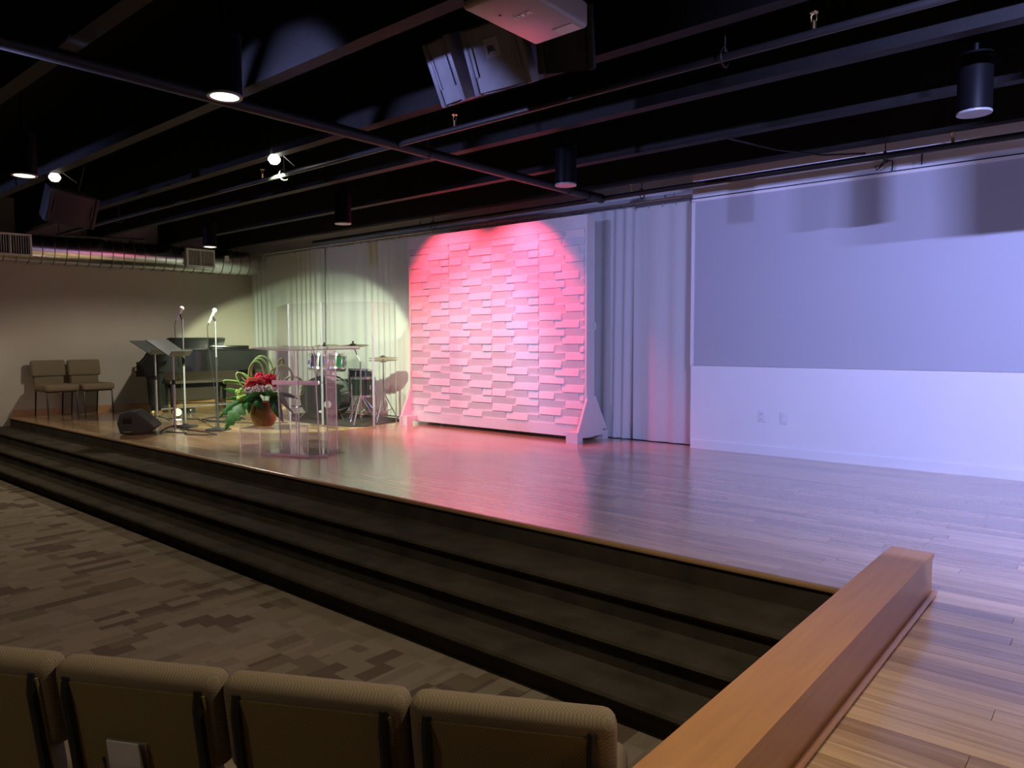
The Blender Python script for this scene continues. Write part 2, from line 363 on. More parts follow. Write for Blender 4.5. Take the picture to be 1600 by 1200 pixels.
# planks, running along X
plank_list = []
PW, GAP = 0.083, 0.0016
def plank_rows(x0, x1, y0, y1):
    n = int(round((y1-y0)/PW))
    pw = (y1-y0)/n
    for i in range(n):
        y = y0+i*pw
        xl = x0(y) if callable(x0) else x0
        x = xl
        first = True
        while x < x1-1e-4:
            ln = random.choice((0.6, 0.8, 1.0, 1.2, 1.5))
            if first: ln = random.uniform(0.3, 1.3); first = False
            xe = min(x+ln, x1)
            if x1-xe < 0.2: xe = x1
            plank_list.append((x, xe, y, y+pw)); x = xe
plank_rows(lambda y: lw(y)+0.01, 2.4, YS, 7.06)
plank_rows(-0.625, 2.4, -1.5, YS)
def px_size(p):
    cx, cy = (p[0]+p[1])/2, (p[2]+p[3])/2
    # nearest point on the plank that could be in view
    best = 0
    for x in (p[0], cx, p[1]):
        d = Vector((x, cy, H))-Vector((0, 0, 1.6)); z = d.dot(fwd)
        if z < 0.3: continue
        u = 800+FPX*d.dot(rr)/z; v = 600-FPX*d.dot(uu)/z
        if -50 < u < 1650 and -50 < v < 1260: best = max(best, 1/z)
    return best
plank_list.sort(key=lambda p: -px_size(p))
stuff = MB(); cache = {}
for i, (xa, xb, ya, yb) in enumerate(plank_list):
    if i < 290:
        L_, W_ = round(xb-xa, 3), round(yb-ya, 4)
        k = (L_, W_)
        if k not in cache:
            me = MB().box(GAP/2, L_-GAP/2, GAP/2, W_-GAP/2, -0.014, 0).mesh('plank'); me.materials.append(M['plank']); cache[k] = me
        link('plank', cache[k], stage, loc=(xa, ya, H))
    else:
        stuff.box(xa+GAP/2, xb-GAP/2, ya+GAP/2, yb-GAP/2, H-0.014, H)
stuff.build('plank_field', 'plank', stage, kind='stuff')
MB().rbox(lw(YS)+0.02, -0.80, YS-0.035, YS+0.004, H-0.022, H+0.004, 0.008, 2).build('nosing', 'nosing', stage)

# carpeted steps
steps = thing('stage_steps', 'dark carpeted steps running along the stage front', 'steps', kind='structure')
RIS = 0.13
MB().box(lw(3.3)+0.01, -0.80, YS-0.02, YS+0.02, H-RIS-0.02, H-0.024).build('riser', 'step', steps)
nos = [3.03, 2.79, 2.575]
for i, yn in enumerate(nos):
    zt = H-RIS*(i+1); yb = YS-0.01 if i == 0 else nos[i-1]+0.04
    m = MB()
    rc = 0.05 if i == 2 else 0.022
    # rounded nosing profile in (y,z)
    prof = [(yb+0.05, zt), (yn+0.025, zt), (yn+0.008, zt-0.006), (yn, zt-0.02), (yn+0.006, zt-0.034), (yn+0.012, zt-0.040), (yn+rc, zt-0.044), (yn+rc, zt-RIS), (yb+0.05, zt-RIS)]
    m.prism(prof, lw(yn)+0.01, -0.80, 'x').build('step', 'step', steps)

# walls
m = MB(); m.prism([(lw(-3), -3), (lw(7.3), 7.3), (lw(7.3)-0.2, 7.3), (lw(-3)-0.2, -3)], Z0-0.05, 3.8, 'z').build('wall_left', 'wall_left', kind='structure', label='beige side wall behind the piano', cat='wall')
m = MB(); m.prism([(lw(YS), YS+0.02), (lw(6.98), 6.98), (lw(6.98)+0.018, 6.98), (lw(YS)+0.018, YS+0.02)], H, H+0.1, 'z').build('baseboard_left', 'basewood', kind='structure')
MB().box(-12.6, -3.49, 7.25, 7.45, 0, 3.8).build('wall_back', 'wall', kind='structure', label='white back wall behind the sheer curtains', cat='wall')
sw = thing('wall_screen', 'white wall section carrying the grey screen area', 'wall', kind='structure')
MB().box(-3.47, 3.0, 6.94, 7.45, 0, 3.8).build('wall_panel', 'wall', sw)
MB().box(-3.435, 2.6, 6.930, 6.941, 1.335, 2.995).build('screen', 'screen', sw, label='grey painted projection area')
MB().box(-3.47, 2.6, 6.922, 6.941, 2.995, 3.022).build('screen_trim', 'white', sw)
MB().box(-3.47, -3.435, 6.922, 6.941, 1.335, 3.0).build('screen_trim', 'white', sw)
MB().box(-3.47, 2.6, 6.920, 6.941, 3.024, 3.032).build('screen_rail', 'blackpipe', sw)
m = MB(); m.box(-3.46, 2.6, 6.928, 6.941, H, H+0.085); m.box(-3.46, 2.6, 6.932, 6.941, H+0.085, H+0.093); m.build('baseboard_back', 'wall', kind='structure')
MB().box(2.4, 2.6, -3.0, 7.3, -0.1, 3.8).build('wall_right', 'wall_dim', kind='structure')
MB().box(-14.2, 2.6, -3.2, -3.0, -0.1, 3.8).build('wall_front', 'wall_dim', kind='structure')

# ceiling and beams
ceil = thing('ceiling', 'black ceiling deck with exposed beams', 'ceiling', kind='structure')
MB().box(-14.2, 2.6, -3.2, 7.45, 3.72, 3.82).build('deck', 'black', ceil)
for yb in (-1.4, -0.4, 0.6, 1.6, 2.6, 3.62, 4.595, 5.645, 6.62):
    MB().box(-13.3 if yb < 3 else -12.55, 2.4, yb-0.095, yb, 3.2, 3.74).build('beam', 'beam', ceil)

# ------------------------------------------------------------------ wooden ledge
lg = thing('wooden_ledge', 'long honey-stained wooden ledge beside the stage steps', 'ledge', (-0.71, 3.58, Z0))
MB().box(-0.075, 0.08, -4.8, -0.012, 0, 0.69).build('body', 'ledge', lg)
MB().prism([(-4.8, 0.69), (-0.14, 0.69), (0, 0.685), (0, 0.707), (-0.14, 0.712), (-4.8, 0.712)], -0.085, 0.085, 'x').build('cap', 'ledge', lg)
m = MB(); m.tube([(0.088, -4.8, 0.532), (0.088, 0.005, 0.532)], 0.012, 8); m.build('base_moulding', 'ledge', lg)

# ------------------------------------------------------------------ brick backdrop
PX0, PX1, PYF, PZ0, PZ1 = -7.40, -4.53, 6.60, 0.525, 2.955
bd = thing('brick_backdrop', 'freestanding white brick-relief backdrop wall on gusset feet', 'backdrop', ((PX0+PX1)/2, PYF, H))
W2 = (PX1-PX0)/2; zb, zt = PZ0-H, PZ1-H
MB().box(-W2, W2, 0.0, 0.14, zb, zt).build('frame_panel', 'white', bd)
m = MB(); m.box(-W2, W2, -0.012, 0, zt-0.145, zt); m.build('top_rail', 'white', bd)
m = MB(); m.box(-W2, W2, -0.012, 0, zb, zb+0.13); m.build('bottom_rail', 'white', bd)
for s in (-1, 1):
    MB().box(s*W2-(0.03 if s > 0 else 0), s*W2+(0 if s > 0 else 0.03), -0.012, 0, zb+0.13, zt-0.145).build('side_strip', 'white', bd)
rows = 24; rh = (zt-0.145-zb-0.13)/rows
cw = 0.725; xs0 = -W2+0.03
pat = [((0, .51, 0), (.51, 1, 1)), ((0, .45, 1), (.45, 1, 0)), ((0, .31, 0), (.31, .78, 1), (.78, 1, 0)),
       ((0, .51, 1), (.51, 1, 0)), ((0, .45, 0), (.45, 1, 1)), ((0, .31, 1), (.31, .78, 0), (.78, 1, 1))]
bcache = {}
for ri in range(rows):
    ztop = zt-0.145-ri*rh
    for ci in range(4):
        for a, b, up in pat[(ri+3) % 6]:
            xa = xs0+(ci+a)*cw; xb = min(xs0+(ci+b)*cw, W2-0.03)
            if xb-xa < 0.03: continue
            k = (round(xb-xa, 3), up)
            if k not in bcache:
                w_ = k[0]; g = 0.004; h_ = rh
                # raised bricks lean out at the bottom, sunken ones lean back and face down
                yt_, yb_ = (-0.006, -0.021) if up else (-0.020, -0.001)
                me = MB().add([(g, 0, -g), (w_-g, 0, -g), (w_-g, 0, -h_+g), (g, 0, -h_+g), (g+.003, yt_, -g-.002), (w_-g-.003, yt_, -g-.002), (w_-g-.003, yb_, -h_+g+.002), (g+.003, yb_, -h_+g+.002)],
                     [(4, 7, 6, 5), (0, 4, 5, 1), (1, 5, 6, 2), (2, 6, 7, 3), (3, 7, 4, 0)]).mesh('brick')
                me.materials.append(M['brick']); bcache[k] = me
            link('brick', bcache[k], bd, loc=(xa, 0, ztop))
for s in (-1, 1):
    ft = MB(); xo = s*(W2+0.012); xi = s*(W2-0.14)
    x0_, x1_ = min(xo, xi), max(xo, xi)
    ft.box(x0_, x1_, -0.20, -0.10, 0, 0.12); ft.box(x0_, x1_, 0.30, 0.40, 0, 0.10); ft.box(x0_, x1_, -0.10, 0.30, 0.055, 0.12)
    f = ft.build('foot', 'white', bd)
    g = MB(); xa = s*(W2+0.012); g.prism([(-0.18, 0.12), (0.38, 0.12), (0.15, 0.50), (0.0, 0.50)], min(xa, xa-s*0.03), max(xa, xa-s*0.03), 'x').build('gusset', 'white', f)
    if s > 0:
        h = MB(); h.tube([(W2+0.002, 0.11, 1.32), (W2+0.03, 0.11, 1.30), (W2+0.03, 0.11, 1.24), (W2+0.002, 0.11, 1.22)], 0.006, 6); h.build('pull_handle', 'white', bd)

# ------------------------------------------------------------------ sheer curtains
def curtain(x0, x1, top, bot, label, seed, y=7.07, amp=0.016):
    rnd = random.Random(seed)
    c = thing('sheer_curtain', label, 'curtain', ((x0+x1)/2, y, bot), group='sheer white curtains')
    n = int((x1-x0)/0.012); m = MB(); vs, fs = [], []
    ph = 0; prof = []
    for i in range(n+1):
        ph += rnd.uniform(0.35, 0.75)*(0.75+0.4*math.sin(i*0.05+seed))
        prof.append(math.sin(ph)*amp*(0.6+0.4*math.sin(i*0.037+seed*2))+0.012*math.sin(i*0.02))
    zs = [0, 0.02, 0.6, 1.4, 2.0, (top-bot)-0.08, top-bot]
    for z in zs:
        t = z/(top-bot); k = 1.15-0.55*t
        for i in range(n+1):
            u = -0.5+i/n
            vs.append(((x1-x0)*u*(1-0.02*(1-t)), prof[i]*k, z))
    for j in range(len(zs)-1):
        for i in range(n): fs.append((j*(n+1)+i, j*(n+1)+i+1, (j+1)*(n+1)+i+1, (j+1)*(n+1)+i))
    m.add(vs, fs, True).build('cloth', 'curtain', c)
    hm = None; k = max(3, int((x1-x0)/0.17))
    for i in range(k+1):
        x = -(x1-x0)/2+0.03+i*((x1-x0)-0.06)/k
        if hm is None:
            hm = MB().tube([(0, 0, -0.02), (0, -0.012, 0.01), (0, 0.012, 0.035), (0, 0.018, 0.02)], 0.005, 5).mesh('hook'); hm.materials.append(M['metalhook'])
        link('hook', hm, c, loc=(x, 0, top-bot))
    return c
curtain(-12.18, -9.95, 3.09, H+0.01, 'sheer white curtain in the corner behind the piano tail', 1)
curtain(-9.92, -7.05, 3.09, H+0.01, 'sheer white curtain behind the drum kit, left of the brick backdrop', 2)
curtain(-6.95, -4.22, 3.06, H+0.01, 'sheer white curtain mostly hidden behind the brick backdrop', 3)
curtain(-4.24, -3.53, 3.04, H+0.01, 'sheer white curtain between the brick backdrop and the grey screen', 4)
MB().tube([(-12.2, 7.07, 3.13), (-3.5, 7.07, 3.10)], 0.009, 6).build('curtain_rail', 'white', label='thin white rail the sheer curtains hang from', cat='curtain rail')

# ------------------------------------------------------------------ sprinkler piping
sp = thing('sprinkler_piping', 'black sprinkler piping hung under the ceiling beams', 'pipes', (-4.36, 3.0, 3.1))
def loc_(p): return (p[0]+4.36, p[1]-3.0, p[2]-3.1)
m = MB(); m.tube([loc_((-4.36, -2.5, 3.1)), loc_((-4.36, 6.6, 3.1))], 0.040, 14); m.build('main_pipe', 'blackpipe', sp)
m = MB(); m.tube([loc_((-4.36, 6.35, 3.1)), loc_((-4.36, 6.62, 3.1))], 0.048, 14); m.build('end_coupling', 'blackpipe', sp)
m = MB(); m.tube([loc_((-11.6, 3.77, 3.1)), loc_((2.2, 3.77, 3.1))], 0.021, 10); m.build('branch_pipe', 'branchpipe', sp)
m = MB(); m.tube([loc_((-9.6, 6.62, 3.1)), loc_((2.2, 6.62, 3.1))], 0.026, 10); m.build('branch_pipe', 'blackpipe', sp)
m = MB(); m.tube([loc_((-12.3, 5.0, 3.22)), loc_((-11.7, 5.0, 3.16)), loc_((-11.6, 3.77, 3.1))], 0.02, 8); m.build('feed_pipe', 'blackpipe', sp)
hd = MB(); hd.tube([(0, 0, 0.02), (0, 0, 0.06)], 0.012, 8); hd.tube([(-0.012, 0, 0.06), (-0.014, 0, 0.085), (0, 0, 0.1)], 0.003, 5); hd.tube([(0.012, 0, 0.06), (0.014, 0, 0.085), (0, 0, 0.1)], 0.003, 5)
hd.lathe([(0.02, 0.098), (0.02, 0.103)], 10); hdm = hd.mesh('sprinkler_head'); hdm.materials.append(M['brass'])
for p in ((-6.26, 3.77, 3.1), (-3.73, 3.77, 3.1), (-1.25, 3.77, 3.1), (-1.12, 6.62, 3.1), (-4.0, 6.62, 3.1), (-7.2, 6.62, 3.1)):
    link('sprinkler_head', hdm, sp, loc=loc_(p))
hg = MB(); hg.tube([(0, 0, 0.03), (0, 0, 0.62)], 0.005, 6)
ringp = [(0, 0.05*math.sin(a*math.pi/6), 0.05*math.cos(a*math.pi/6)) for a in range(13)]
hg.tube(ringp, 0.005, 5, cap=False); hgm = hg.mesh('hanger'); hgm.materials.append(M['blackpipe'])
for p in ((-1.71, 3.77), (-5.9, 3.77), (-9.5, 3.77), (-1.61, 6.66), (-3.9, 6.66), (-7.0, 6.66)): link('hanger', hgm, sp, loc=loc_((p[0], p[1], 3.1)))
for y in (0.95, 4.1, 6.0):
    link('hanger', hgm, sp, loc=loc_((-4.36, y, 3.1)), rot=(0, 0, R(90)))

# ------------------------------------------------------------------ cylinder downlights
def downlight(x, y, on, label, half=62, color=WARM, blend=0.5):
    o = thing('cylinder_downlight', label, 'ceiling light', (x, y, 2.83), group='black cylinder downlights')
    m = MB(); m.lathe([(0.070, 0.05), (0.072, 0.004), (0.085, 0.0), (0.085, 0.31), (0.083, 0.318), (0.0, 0.318)], 32); m.build('housing', 'fixture', o)
    m = MB(); m.lathe([(0.0855, 0.285), (0.0865, 0.288), (0.0865, 0.296), (0.0855, 0.298)], 32); m.build('seam', 'fixture', o)
    m = MB(); m.lathe([(0.068, 0.001), (0.0845, -0.002), (0.0865, 0.002), (0.0865, 0.008), (0.0855, 0.01)], 32); m.build('trim_ring', 'ring', o)
    m = MB(); m.lathe([(0.0001, -0.006), (0.04, -0.005), (0.070, 0.001), (0.069, 0.02), (0.0001, 0.024)], 24) if on else m.lathe([(0.0001, 0.016), (0.069, 0.012), (0.069, 0.02), (0.0001, 0.024)], 24); m.build('lens', 'lens_on' if on else 'lens_off', o)
    m = MB(); m.tube([(0, 0, 0.31), (0, 0, 0.89)], 0.014, 8); m.build('stem', 'fixture', o)
    if on:
        s = spot('downlight_lamp', (0, 0, -0.08), (0, 0, -1), on, color, half, blend, 0.06); s.parent = o
downlight(-3.541, 1.932, 34, 'lit black cylinder downlight, the larger one over the middle of the carpet')
downlight(-6.322, 1.849, 38, 'lit black cylinder downlight at the left edge above the hanging speaker')
downlight(-3.491, 4.778, 0, 'unlit black cylinder downlight near the end of the sprinkler main')
downlight(-0.707, 4.75, 0, 'unlit black cylinder downlight in front of the grey screen')
downlight(-6.395, 4.779, 0, 'unlit black cylinder downlight above and left of the brick backdrop')
downlight(-9.247, 4.785, 125, 'lit black cylinder downlight in front of the air duct', 84, (1.0, 0.92, 0.78), 0.25)
# house lights out of view: visible row continued, others added as warm fill
downlight(-12.0, 1.88, 45, 'black cylinder downlight added as fill by the left wall, out of view')  # unseen lamp added to brighten the left wall and its chairs
downlight(-9.15, 1.88, 60, 'lit black cylinder downlight over the carpet at the far left, out of view')
downlight(1.6, 1.90, 60, 'black cylinder downlight added as fill over the right side floor, out of view')  # unseen lamp added to warm the right floor and the ledge
downlight(-2.1, -0.95, 28, 'black cylinder downlight added as fill behind the front row, out of view')  # unseen lamp added as ambient fill for the chair backs
downlight(-0.72, 1.90, 100, 'lit black cylinder downlight over the wooden ledge, out of view above')

# ------------------------------------------------------------------ air duct
du = thing('air_duct', 'round galvanised spiral air duct along the left wall', 'duct', (lw(5)+0.36, 5.0, 2.96), rot=(0, 0, math.atan(-(0.40/4.05))))
m = MB(); n = 40; prof = []
mxd = RX(-90)
m.lathe([(0.0001, -2.6), (0.215, -2.6), (0.215, 1.98), (0.2, 2.03), (0.0001, 2.05)], 40, mxd); m.build('shell', 'duct', du)
bandm = MB().lathe([(0.2155, -0.006), (0.2215, -0.003), (0.2215, 0.003), (0.2155, 0.006)], 40, mxd).mesh('seam'); bandm.materials.append(M['ductband'])
y = -2.5
while y < 1.95:
    link('seam', bandm, du, loc=(0, y, 0)); y += 0.155
for yc, wd, ht in ((-1.66, 0.52, 0.31), (0.98, 0.46, 0.29)):
    reg = MB(); x = 0.19
    reg.box(x, x+0.075, yc-wd/2, yc+wd/2, -ht/2+0.015, -ht/2+0.04); reg.box(x, x+0.075, yc-wd/2, yc+wd/2, ht/2-0.01, ht/2+0.015)
    reg.box(x, x+0.075, yc-wd/2, yc-wd/2+0.025, -ht/2+0.04, ht/2-0.01); reg.box(x, x+0.075, yc+wd/2-0.025, yc+wd/2, -ht/2+0.04, ht/2-0.01)
    reg.box(x, x+0.075, yc-0.006, yc+0.006, -ht/2+0.04, ht/2-0.01)
    rg = reg.build('register', 'grille', du, label='pale supply register')
    MB().box(x, x+0.03, yc-wd/2+0.025, yc+wd/2-0.025, -ht/2+0.04, ht/2-0.01).build('backing', 'grille_dark', rg)
    lm = MB().box(x+0.03, x+0.06, -0.003, 0.003, -ht/2+0.04, ht/2-0.01).mesh('louver'); lm.materials.append(M['grille'])
    k = 16
    for i in range(k):
        link('louver', lm, rg, loc=(0, yc-wd/2+0.04+i*(wd-0.08)/(k-1), 0))
MB().box(0.205, 0.218, 1.40, 1.47, 0.0, 0.09).build('tag', 'card', du)
for y in (-1.0, 0.6, 1.7):
    m = MB(); m.tube([(0, y, 0.215), (0, y, 0.75)], 0.005, 6); m.build('hanger', 'blackpipe', du)

# ------------------------------------------------------------------ loudspeakers and projector overhead
def hung_speaker(loc, rot, label, w=0.42, d=0.24, h=0.38, badge=False, m_body='speaker', m_gr='spkgrille'):
    # front faces local -Y
    o = thing('hanging_loudspeaker', label, 'loudspeaker', loc, rot=rot, group='hanging loudspeakers')
    b = MB(); b.prism([(-w/2, -d/2), (w/2, -d/2), (w/2*0.62, d/2), (-w/2*0.62, d/2)], -h/2, h/2, 'z'); b.build('cabinet', m_body, o)
    g = MB(); n = 8
    pr = [(-w/2+0.035+(w-0.07)*i/n, -d/2-0.012-0.014*math.sin(math.pi*i/n)) for i in range(n+1)]+[(w/2-0.035, -d/2+0.002), (-w/2+0.035, -d/2+0.002)]
    g.prism(pr, -h/2+0.012, h/2-0.012, 'z'); g.build('grille', m_gr, o)
    for s in (-1, 1):
        e = MB(); e.rbox(s*w/2-0.034 if s > 0 else -w/2-0.004, w/2+0.004 if s > 0 else -w/2+0.034, -d/2-0.022, -d/2+0.06, -h/2, h/2, 0.01, 2); ee = e.build('edge_rail', m_body, o)
        MB().box(s*(w/2-0.05)-0.01, s*(w/2-0.05)+0.01, -d/2-0.024, -d/2-0.006, -h/2+0.1, h/2-0.1).build('rail_clip', m_body, ee)
    if badge:
        p = MB(); p.box(-0.045, 0.045, -d/2-0.034, -d/2-0.022, 0.0, 0.10); bg = p.build('badge', 'badge', o)
        text_part('lettering', 'JBL', 0.042, 'ink', bg, T(0, -d/2-0.0345, 0.045) @ RX(90))
    for s in (-1, 1):
        y = MB(); y.tube([(s*0.1, 0, h/2), (s*0.1, 0, h/2+0.28)], 0.006, 6); y.build('suspension_cable', 'blackpipe', o)
    return o
hung_speaker((-2.80, 3.27, 3.25), (R(25), R(0), R(4)), 'grey hanging loudspeaker with square badge above the stage', badge=True, w=0.40, h=0.36)
hung_speaker((-3.17, 3.25, 3.25), (R(25), R(0), R(-6)), 'narrow hanging loudspeaker left of the badged one', w=0.22, h=0.37)
hung_speaker((-2.40, 3.30, 3.235), (R(24), 0, R(26)), 'black hanging loudspeaker half hidden behind the projector', m_body='spkdark', m_gr='spkdark', w=0.30, h=0.32, d=0.2)
hung_speaker((-8.2, 2.74, 2.96), (R(20), R(4), R(98)), 'dark hanging loudspeaker above the air duct at the left', m_body='spkdark', m_gr='spkdark', w=0.46, h=0.32, d=0.32)
hung_speaker((0.16, 4.2, 3.07), (R(12), 0, R(8)), 'hanging loudspeaker just outside the right of the view', m_body='spkdark', m_gr='spkdark', w=0.5, h=0.42, d=0.34)

pj = thing('projector', 'pale ceiling projector seen from below at the top edge', 'projector', (-1.965, 2.415, 2.93))
MB().rbox(-0.145, 0.145, -0.24, 0.24, 0, 0.11, 0.018, 3).build('body', 'projector', pj)
for i in range(5): MB().box(-0.13, 0.02, -0.2415, -0.2385, 0.025+i*0.015, 0.032+i*0.015).build('vent_slot', 'grille_dark', pj)
MB().box(0.02, 0.12, 0.15, 0.215, -0.002, 0.001).build('lens_cover', 'white', pj)
m = MB(); m.lathe([(0.004, -0.003), (0.006, 0)], 10, T(-0.06, -0.1, 0)); m.build('screw', 'ink', pj)
text_part('lettering', 'SONY', 0.036, 'logo', pj, T(0.012, -0.045, -0.0012) @ RZ(180) @ RX(180), 0.001)
m = MB(); m.tube([(0, -0.02, 0.1), (0, -0.02, 0.79)], 0.02, 10); m.build('mount_pole', 'fixture', pj)

# stage light fixtures (lavender wash with barn doors, red, front)
def par(name, loc, target, label, color, door=None, size=0.09):
    d = (Vector(target)-Vector(loc)).normalized()
    q = d.to_track_quat('-Z', 'Y').to_euler()
    o = thing(name, label, 'stage light', loc, rot=q, group='stage light fixtures')
    m = MB(); m.lathe([(size*0.8, 0.26), (size*0.9, 0.2), (size, 0.04), (size, 0.02)], 20); m.build('housing', 'fixture', o)
    m = MB(); m.lathe([(0.0001, 0.05), (size*0.9, 0.045), (size*0.9, 0.05), (0.0001, 0.055)], 20); m.build('lens', color, o)
    m = MB(); m.tube([(size+0.01, 0, 0.12), (size+0.01, 0, 0.26), (0, 0, 0.30), (-size-0.01, 0, 0.26), (-size-0.01, 0, 0.12)], 0.008, 6); m.build('yoke', 'fixture', o)
    return o
M['lens_purple'] = mat('purple lens', (0.4, 0.4, 0.9), 0.3, emit=(0.45, 0.42, 1), estr=1.5)
M['lens_red'] = mat('red lens', (0.9, 0.1, 0.1), 0.3, emit=(1, 0.1, 0.1), estr=6)
M['lens_cool'] = mat('cool lens', (0.8, 0.9, 1), 0.3, emit=(0.7, 0.85, 1), estr=6)
def back(p, t): return Vector(p)-(Vector(t)-Vector(p)).normalized()*0.01
pa = par('wash_fixture', WASH_A, (0.6, 6.9, 1.9), 'lavender stage wash light just outside the right of the view', 'lens_purple')
# barn door whose edge trims the beam along the stage front
bdo = MB(); bdo.box(-0.95, 1.75, 2.02, 2.2996, 2.884, 2.890); b_ = bdo.build('barn_door', 'fixture'); b_.parent = pa; bpy.context.view_layer.update(); b_.matrix_parent_inverse = pa.matrix_world.inverted()
par('wash_fixture', WASH_A2, (1.1, 6.9, 1.9), 'second lavender wash light beside the first, outside the right of the view', 'lens_purple')
par('wash_fixture', WASH_B, (-3.0, 7.0, 2.0), 'lavender stage wash light above the seating, out of view', 'lens_purple')
par('wash_fixture', WASH_C, (-6.6, 7.0, 3.0), 'lavender stage wash light at the far left, out of view', 'lens_purple')
par('red_fixture', back(REDL, (-6.6, 6.6, 1.7)), (-6.6, 6.6, 1.7), 'red stage light hung between beams, left of the pair before the brick backdrop', 'lens_off', size=0.04)
par('red_fixture', back(REDL2, (-5.35, 6.6, 1.7)), (-5.35, 6.6, 1.7), 'red stage light hung between beams, right of the pair before the brick backdrop', 'lens_off', size=0.04)
par('front_fixture', back(COOLL, (-6.2, 6.6, 1.15)), (-6.2, 6.6, 1.15), 'small white stage spot hung between beams above the stage edge', 'lens_off', size=0.04)
for P_, lab_, em_ in ((FLOODP, 'glaring white flood lamp hung between the ceiling beams', 'flood_on'), (FLOODP2, 'small white flood lamp above the dark hanging speaker at the left', 'lens_on')):
    fl = thing('flood_lamp', lab_, 'flood lamp', P_, group='bare flood lamps')
    m = MB(); m.lathe([(0.022, 0.10), (0.03, 0.07), (0.034, 0.035), (0.02, 0.03)], 18); m.build('cap', 'ring', fl)
    m = MB(); m.lathe([(0.0001, -0.045), (0.03, -0.038), (0.05, -0.012), (0.052, 0.004), (0.036, 0.03), (0.022, 0.04), (0.0001, 0.042)], 18); m.build('bulb', em_, fl)
    m = MB(); m.tube([(0, 0, 0.09), (0.0, 0.02, 0.2)], 0.008, 6); m.build('stem', 'fixture', fl)
    m = MB(); m.tube([(0.01, 0.02, 0.08), (0.03, 0.18, -0.03)], 0.004, 6); m.build('safety_wire', 'ring', fl)
m = MB(); m.tube([(-2.5, 5.6, 3.19), (-2.25, 5.95, 3.13), (-2.0, 6.3, 3.11), (-1.75, 6.6, 3.14)], 0.008, 6); m.build('ceiling_cable', 'blackpipe', label='black cable drooping from a beam to the wall sprinkler pipe', cat='cable')

# ------------------------------------------------------------------ chairs
def make_chair(name, label, group, rear_black=True):
    # faces local +Y, origin on the floor
    o = thing(name, label, 'chair', group=group)
    w = 0.468
    m = MB(); m.rbox(-w/2, w/2, -0.20, 0.26, 0.385, 0.490, 0.04, 4); m.build('seat', 'fabric', o)
    tl = T(0, -0.215, 0.47) @ RX(9)
    m = MB(); m.rbox(-w/2, w/2, -0.045, 0.035, 0.125, 0.375, 0.034, 4, tl); bk = m.build('backrest', 'fabric', o)
    m = MB(); m.box(-w/2+0.03, w/2-0.03, -0.049, -0.02, -0.02, 0.335, tl); m.build('back_panel', 'fabric_back', bk)
    m = MB(); m.rbox(-w/2+0.035, w/2-0.035, -0.035, 0.004, -0.06, 0.17, 0.012, 2, tl); m.build('lower_back', 'fabric', o)
    for s in (-1, 1):
        m = MB(); m.tube([(s*0.185, -0.29, -0.0), (s*0.185, -0.235, 0.38), tuple(tl @ Vector((s*0.185, -0.055, 0.05))), tuple(tl @ Vector((s*0.185, -0.052, 0.30))), tuple(tl @ Vector((s*0.185, -0.040, 0.345)))], [0.011, 0.012, 0.013, 0.013, 0.012], 8); m.build('rear_leg', 'steel', o)
        m = MB(); m.tube([(s*0.20, 0.235, 0.0), (s*0.20, 0.215, 0.36), (s*0.20, 0.19, 0.395), (s*0.20, -0.23, 0.395)], 0.011, 8); m.build('front_leg', 'brown_steel', o)
    m = MB(); m.tube([(-0.2, 0.2, 0.38), (0.2, 0.2, 0.38)], 0.009, 6); m.build('stretcher', 'brown_steel', o)
    return o
A = R(28.4); fx, fy = -math.sin(A), math.cos(A); dx, dy = math.cos(A), math.sin(A)
labs = ['tan fabric chair at the aisle end of the front row, seen from behind', 'tan fabric chair second from the aisle end of the front row',
        'tan fabric chair in the front row with a card holder on its back', 'tan fabric chair cut off at the left end of the front row', 'tan fabric chair beyond the left of the view']
c0 = None; row_chairs = []
for k in range(4):
    cx, cy = -1.02-0.472*k*dx+0.285*fx, 1.19-0.472*k*dy+0.285*fy
    if c0 is None:
        c0 = make_chair('stacking_chair', labs[0], 'tan chairs in the front row'); o = c0; o.location = (cx, cy, Z0); o.rotation_euler = (0, 0, A)
    else: o = copy_tree(c0, label=labs[k], loc=(cx, cy, Z0), rot=(0, 0, A))
    row_chairs.append(o)
ch = copy_tree(c0, label='tan fabric chair against the left wall, the one nearer the steps', loc=(lw(3.95)+0.40, 3.87, H), rot=(0, 0, R(-90+3))); ch['group'] = 'tan chairs against the left wall'
ch = copy_tree(c0, label='tan fabric chair against the left wall, the one nearer the piano', loc=(lw(4.45)+0.40, 4.345, H), rot=(0, 0, R(-90+3))); ch['group'] = 'tan chairs against the left wall'
# card holder on the third chair
c2 = row_chairs[2]
hp = thing('card_holder', 'clear card holder with white card hanging on the back of a front-row chair', 'card holder', (c2.location.x, c2.location.y, Z0), A)
tl = T(-0.03, -0.215, 0.47) @ RX(9)
m = MB(); m.box(-0.055, 0.055, -0.056, -0.053, 0.09, 0.19, tl); m.build('back_plate', 'acrylic_edge', hp)
m = MB(); m.box(-0.06, 0.05, -0.080, -0.077, 0.075, 0.14, tl); m.build('front_plate', 'acrylic', hp)
m = MB(); m.prism([(-0.07, 0.10), (-0.06, 0.10), (-0.064, 0.195), (-0.068, 0.195)], -0.045, 0.045, 'x', tl); m.build('card', 'card', hp)
m = MB(); m.tube([tuple(tl @ Vector((-0.05, -0.075, 0.06))), tuple(tl @ Vector((-0.056, -0.072, 0.15)))], 0.004, 6); m.build('pencil', 'ink', hp)

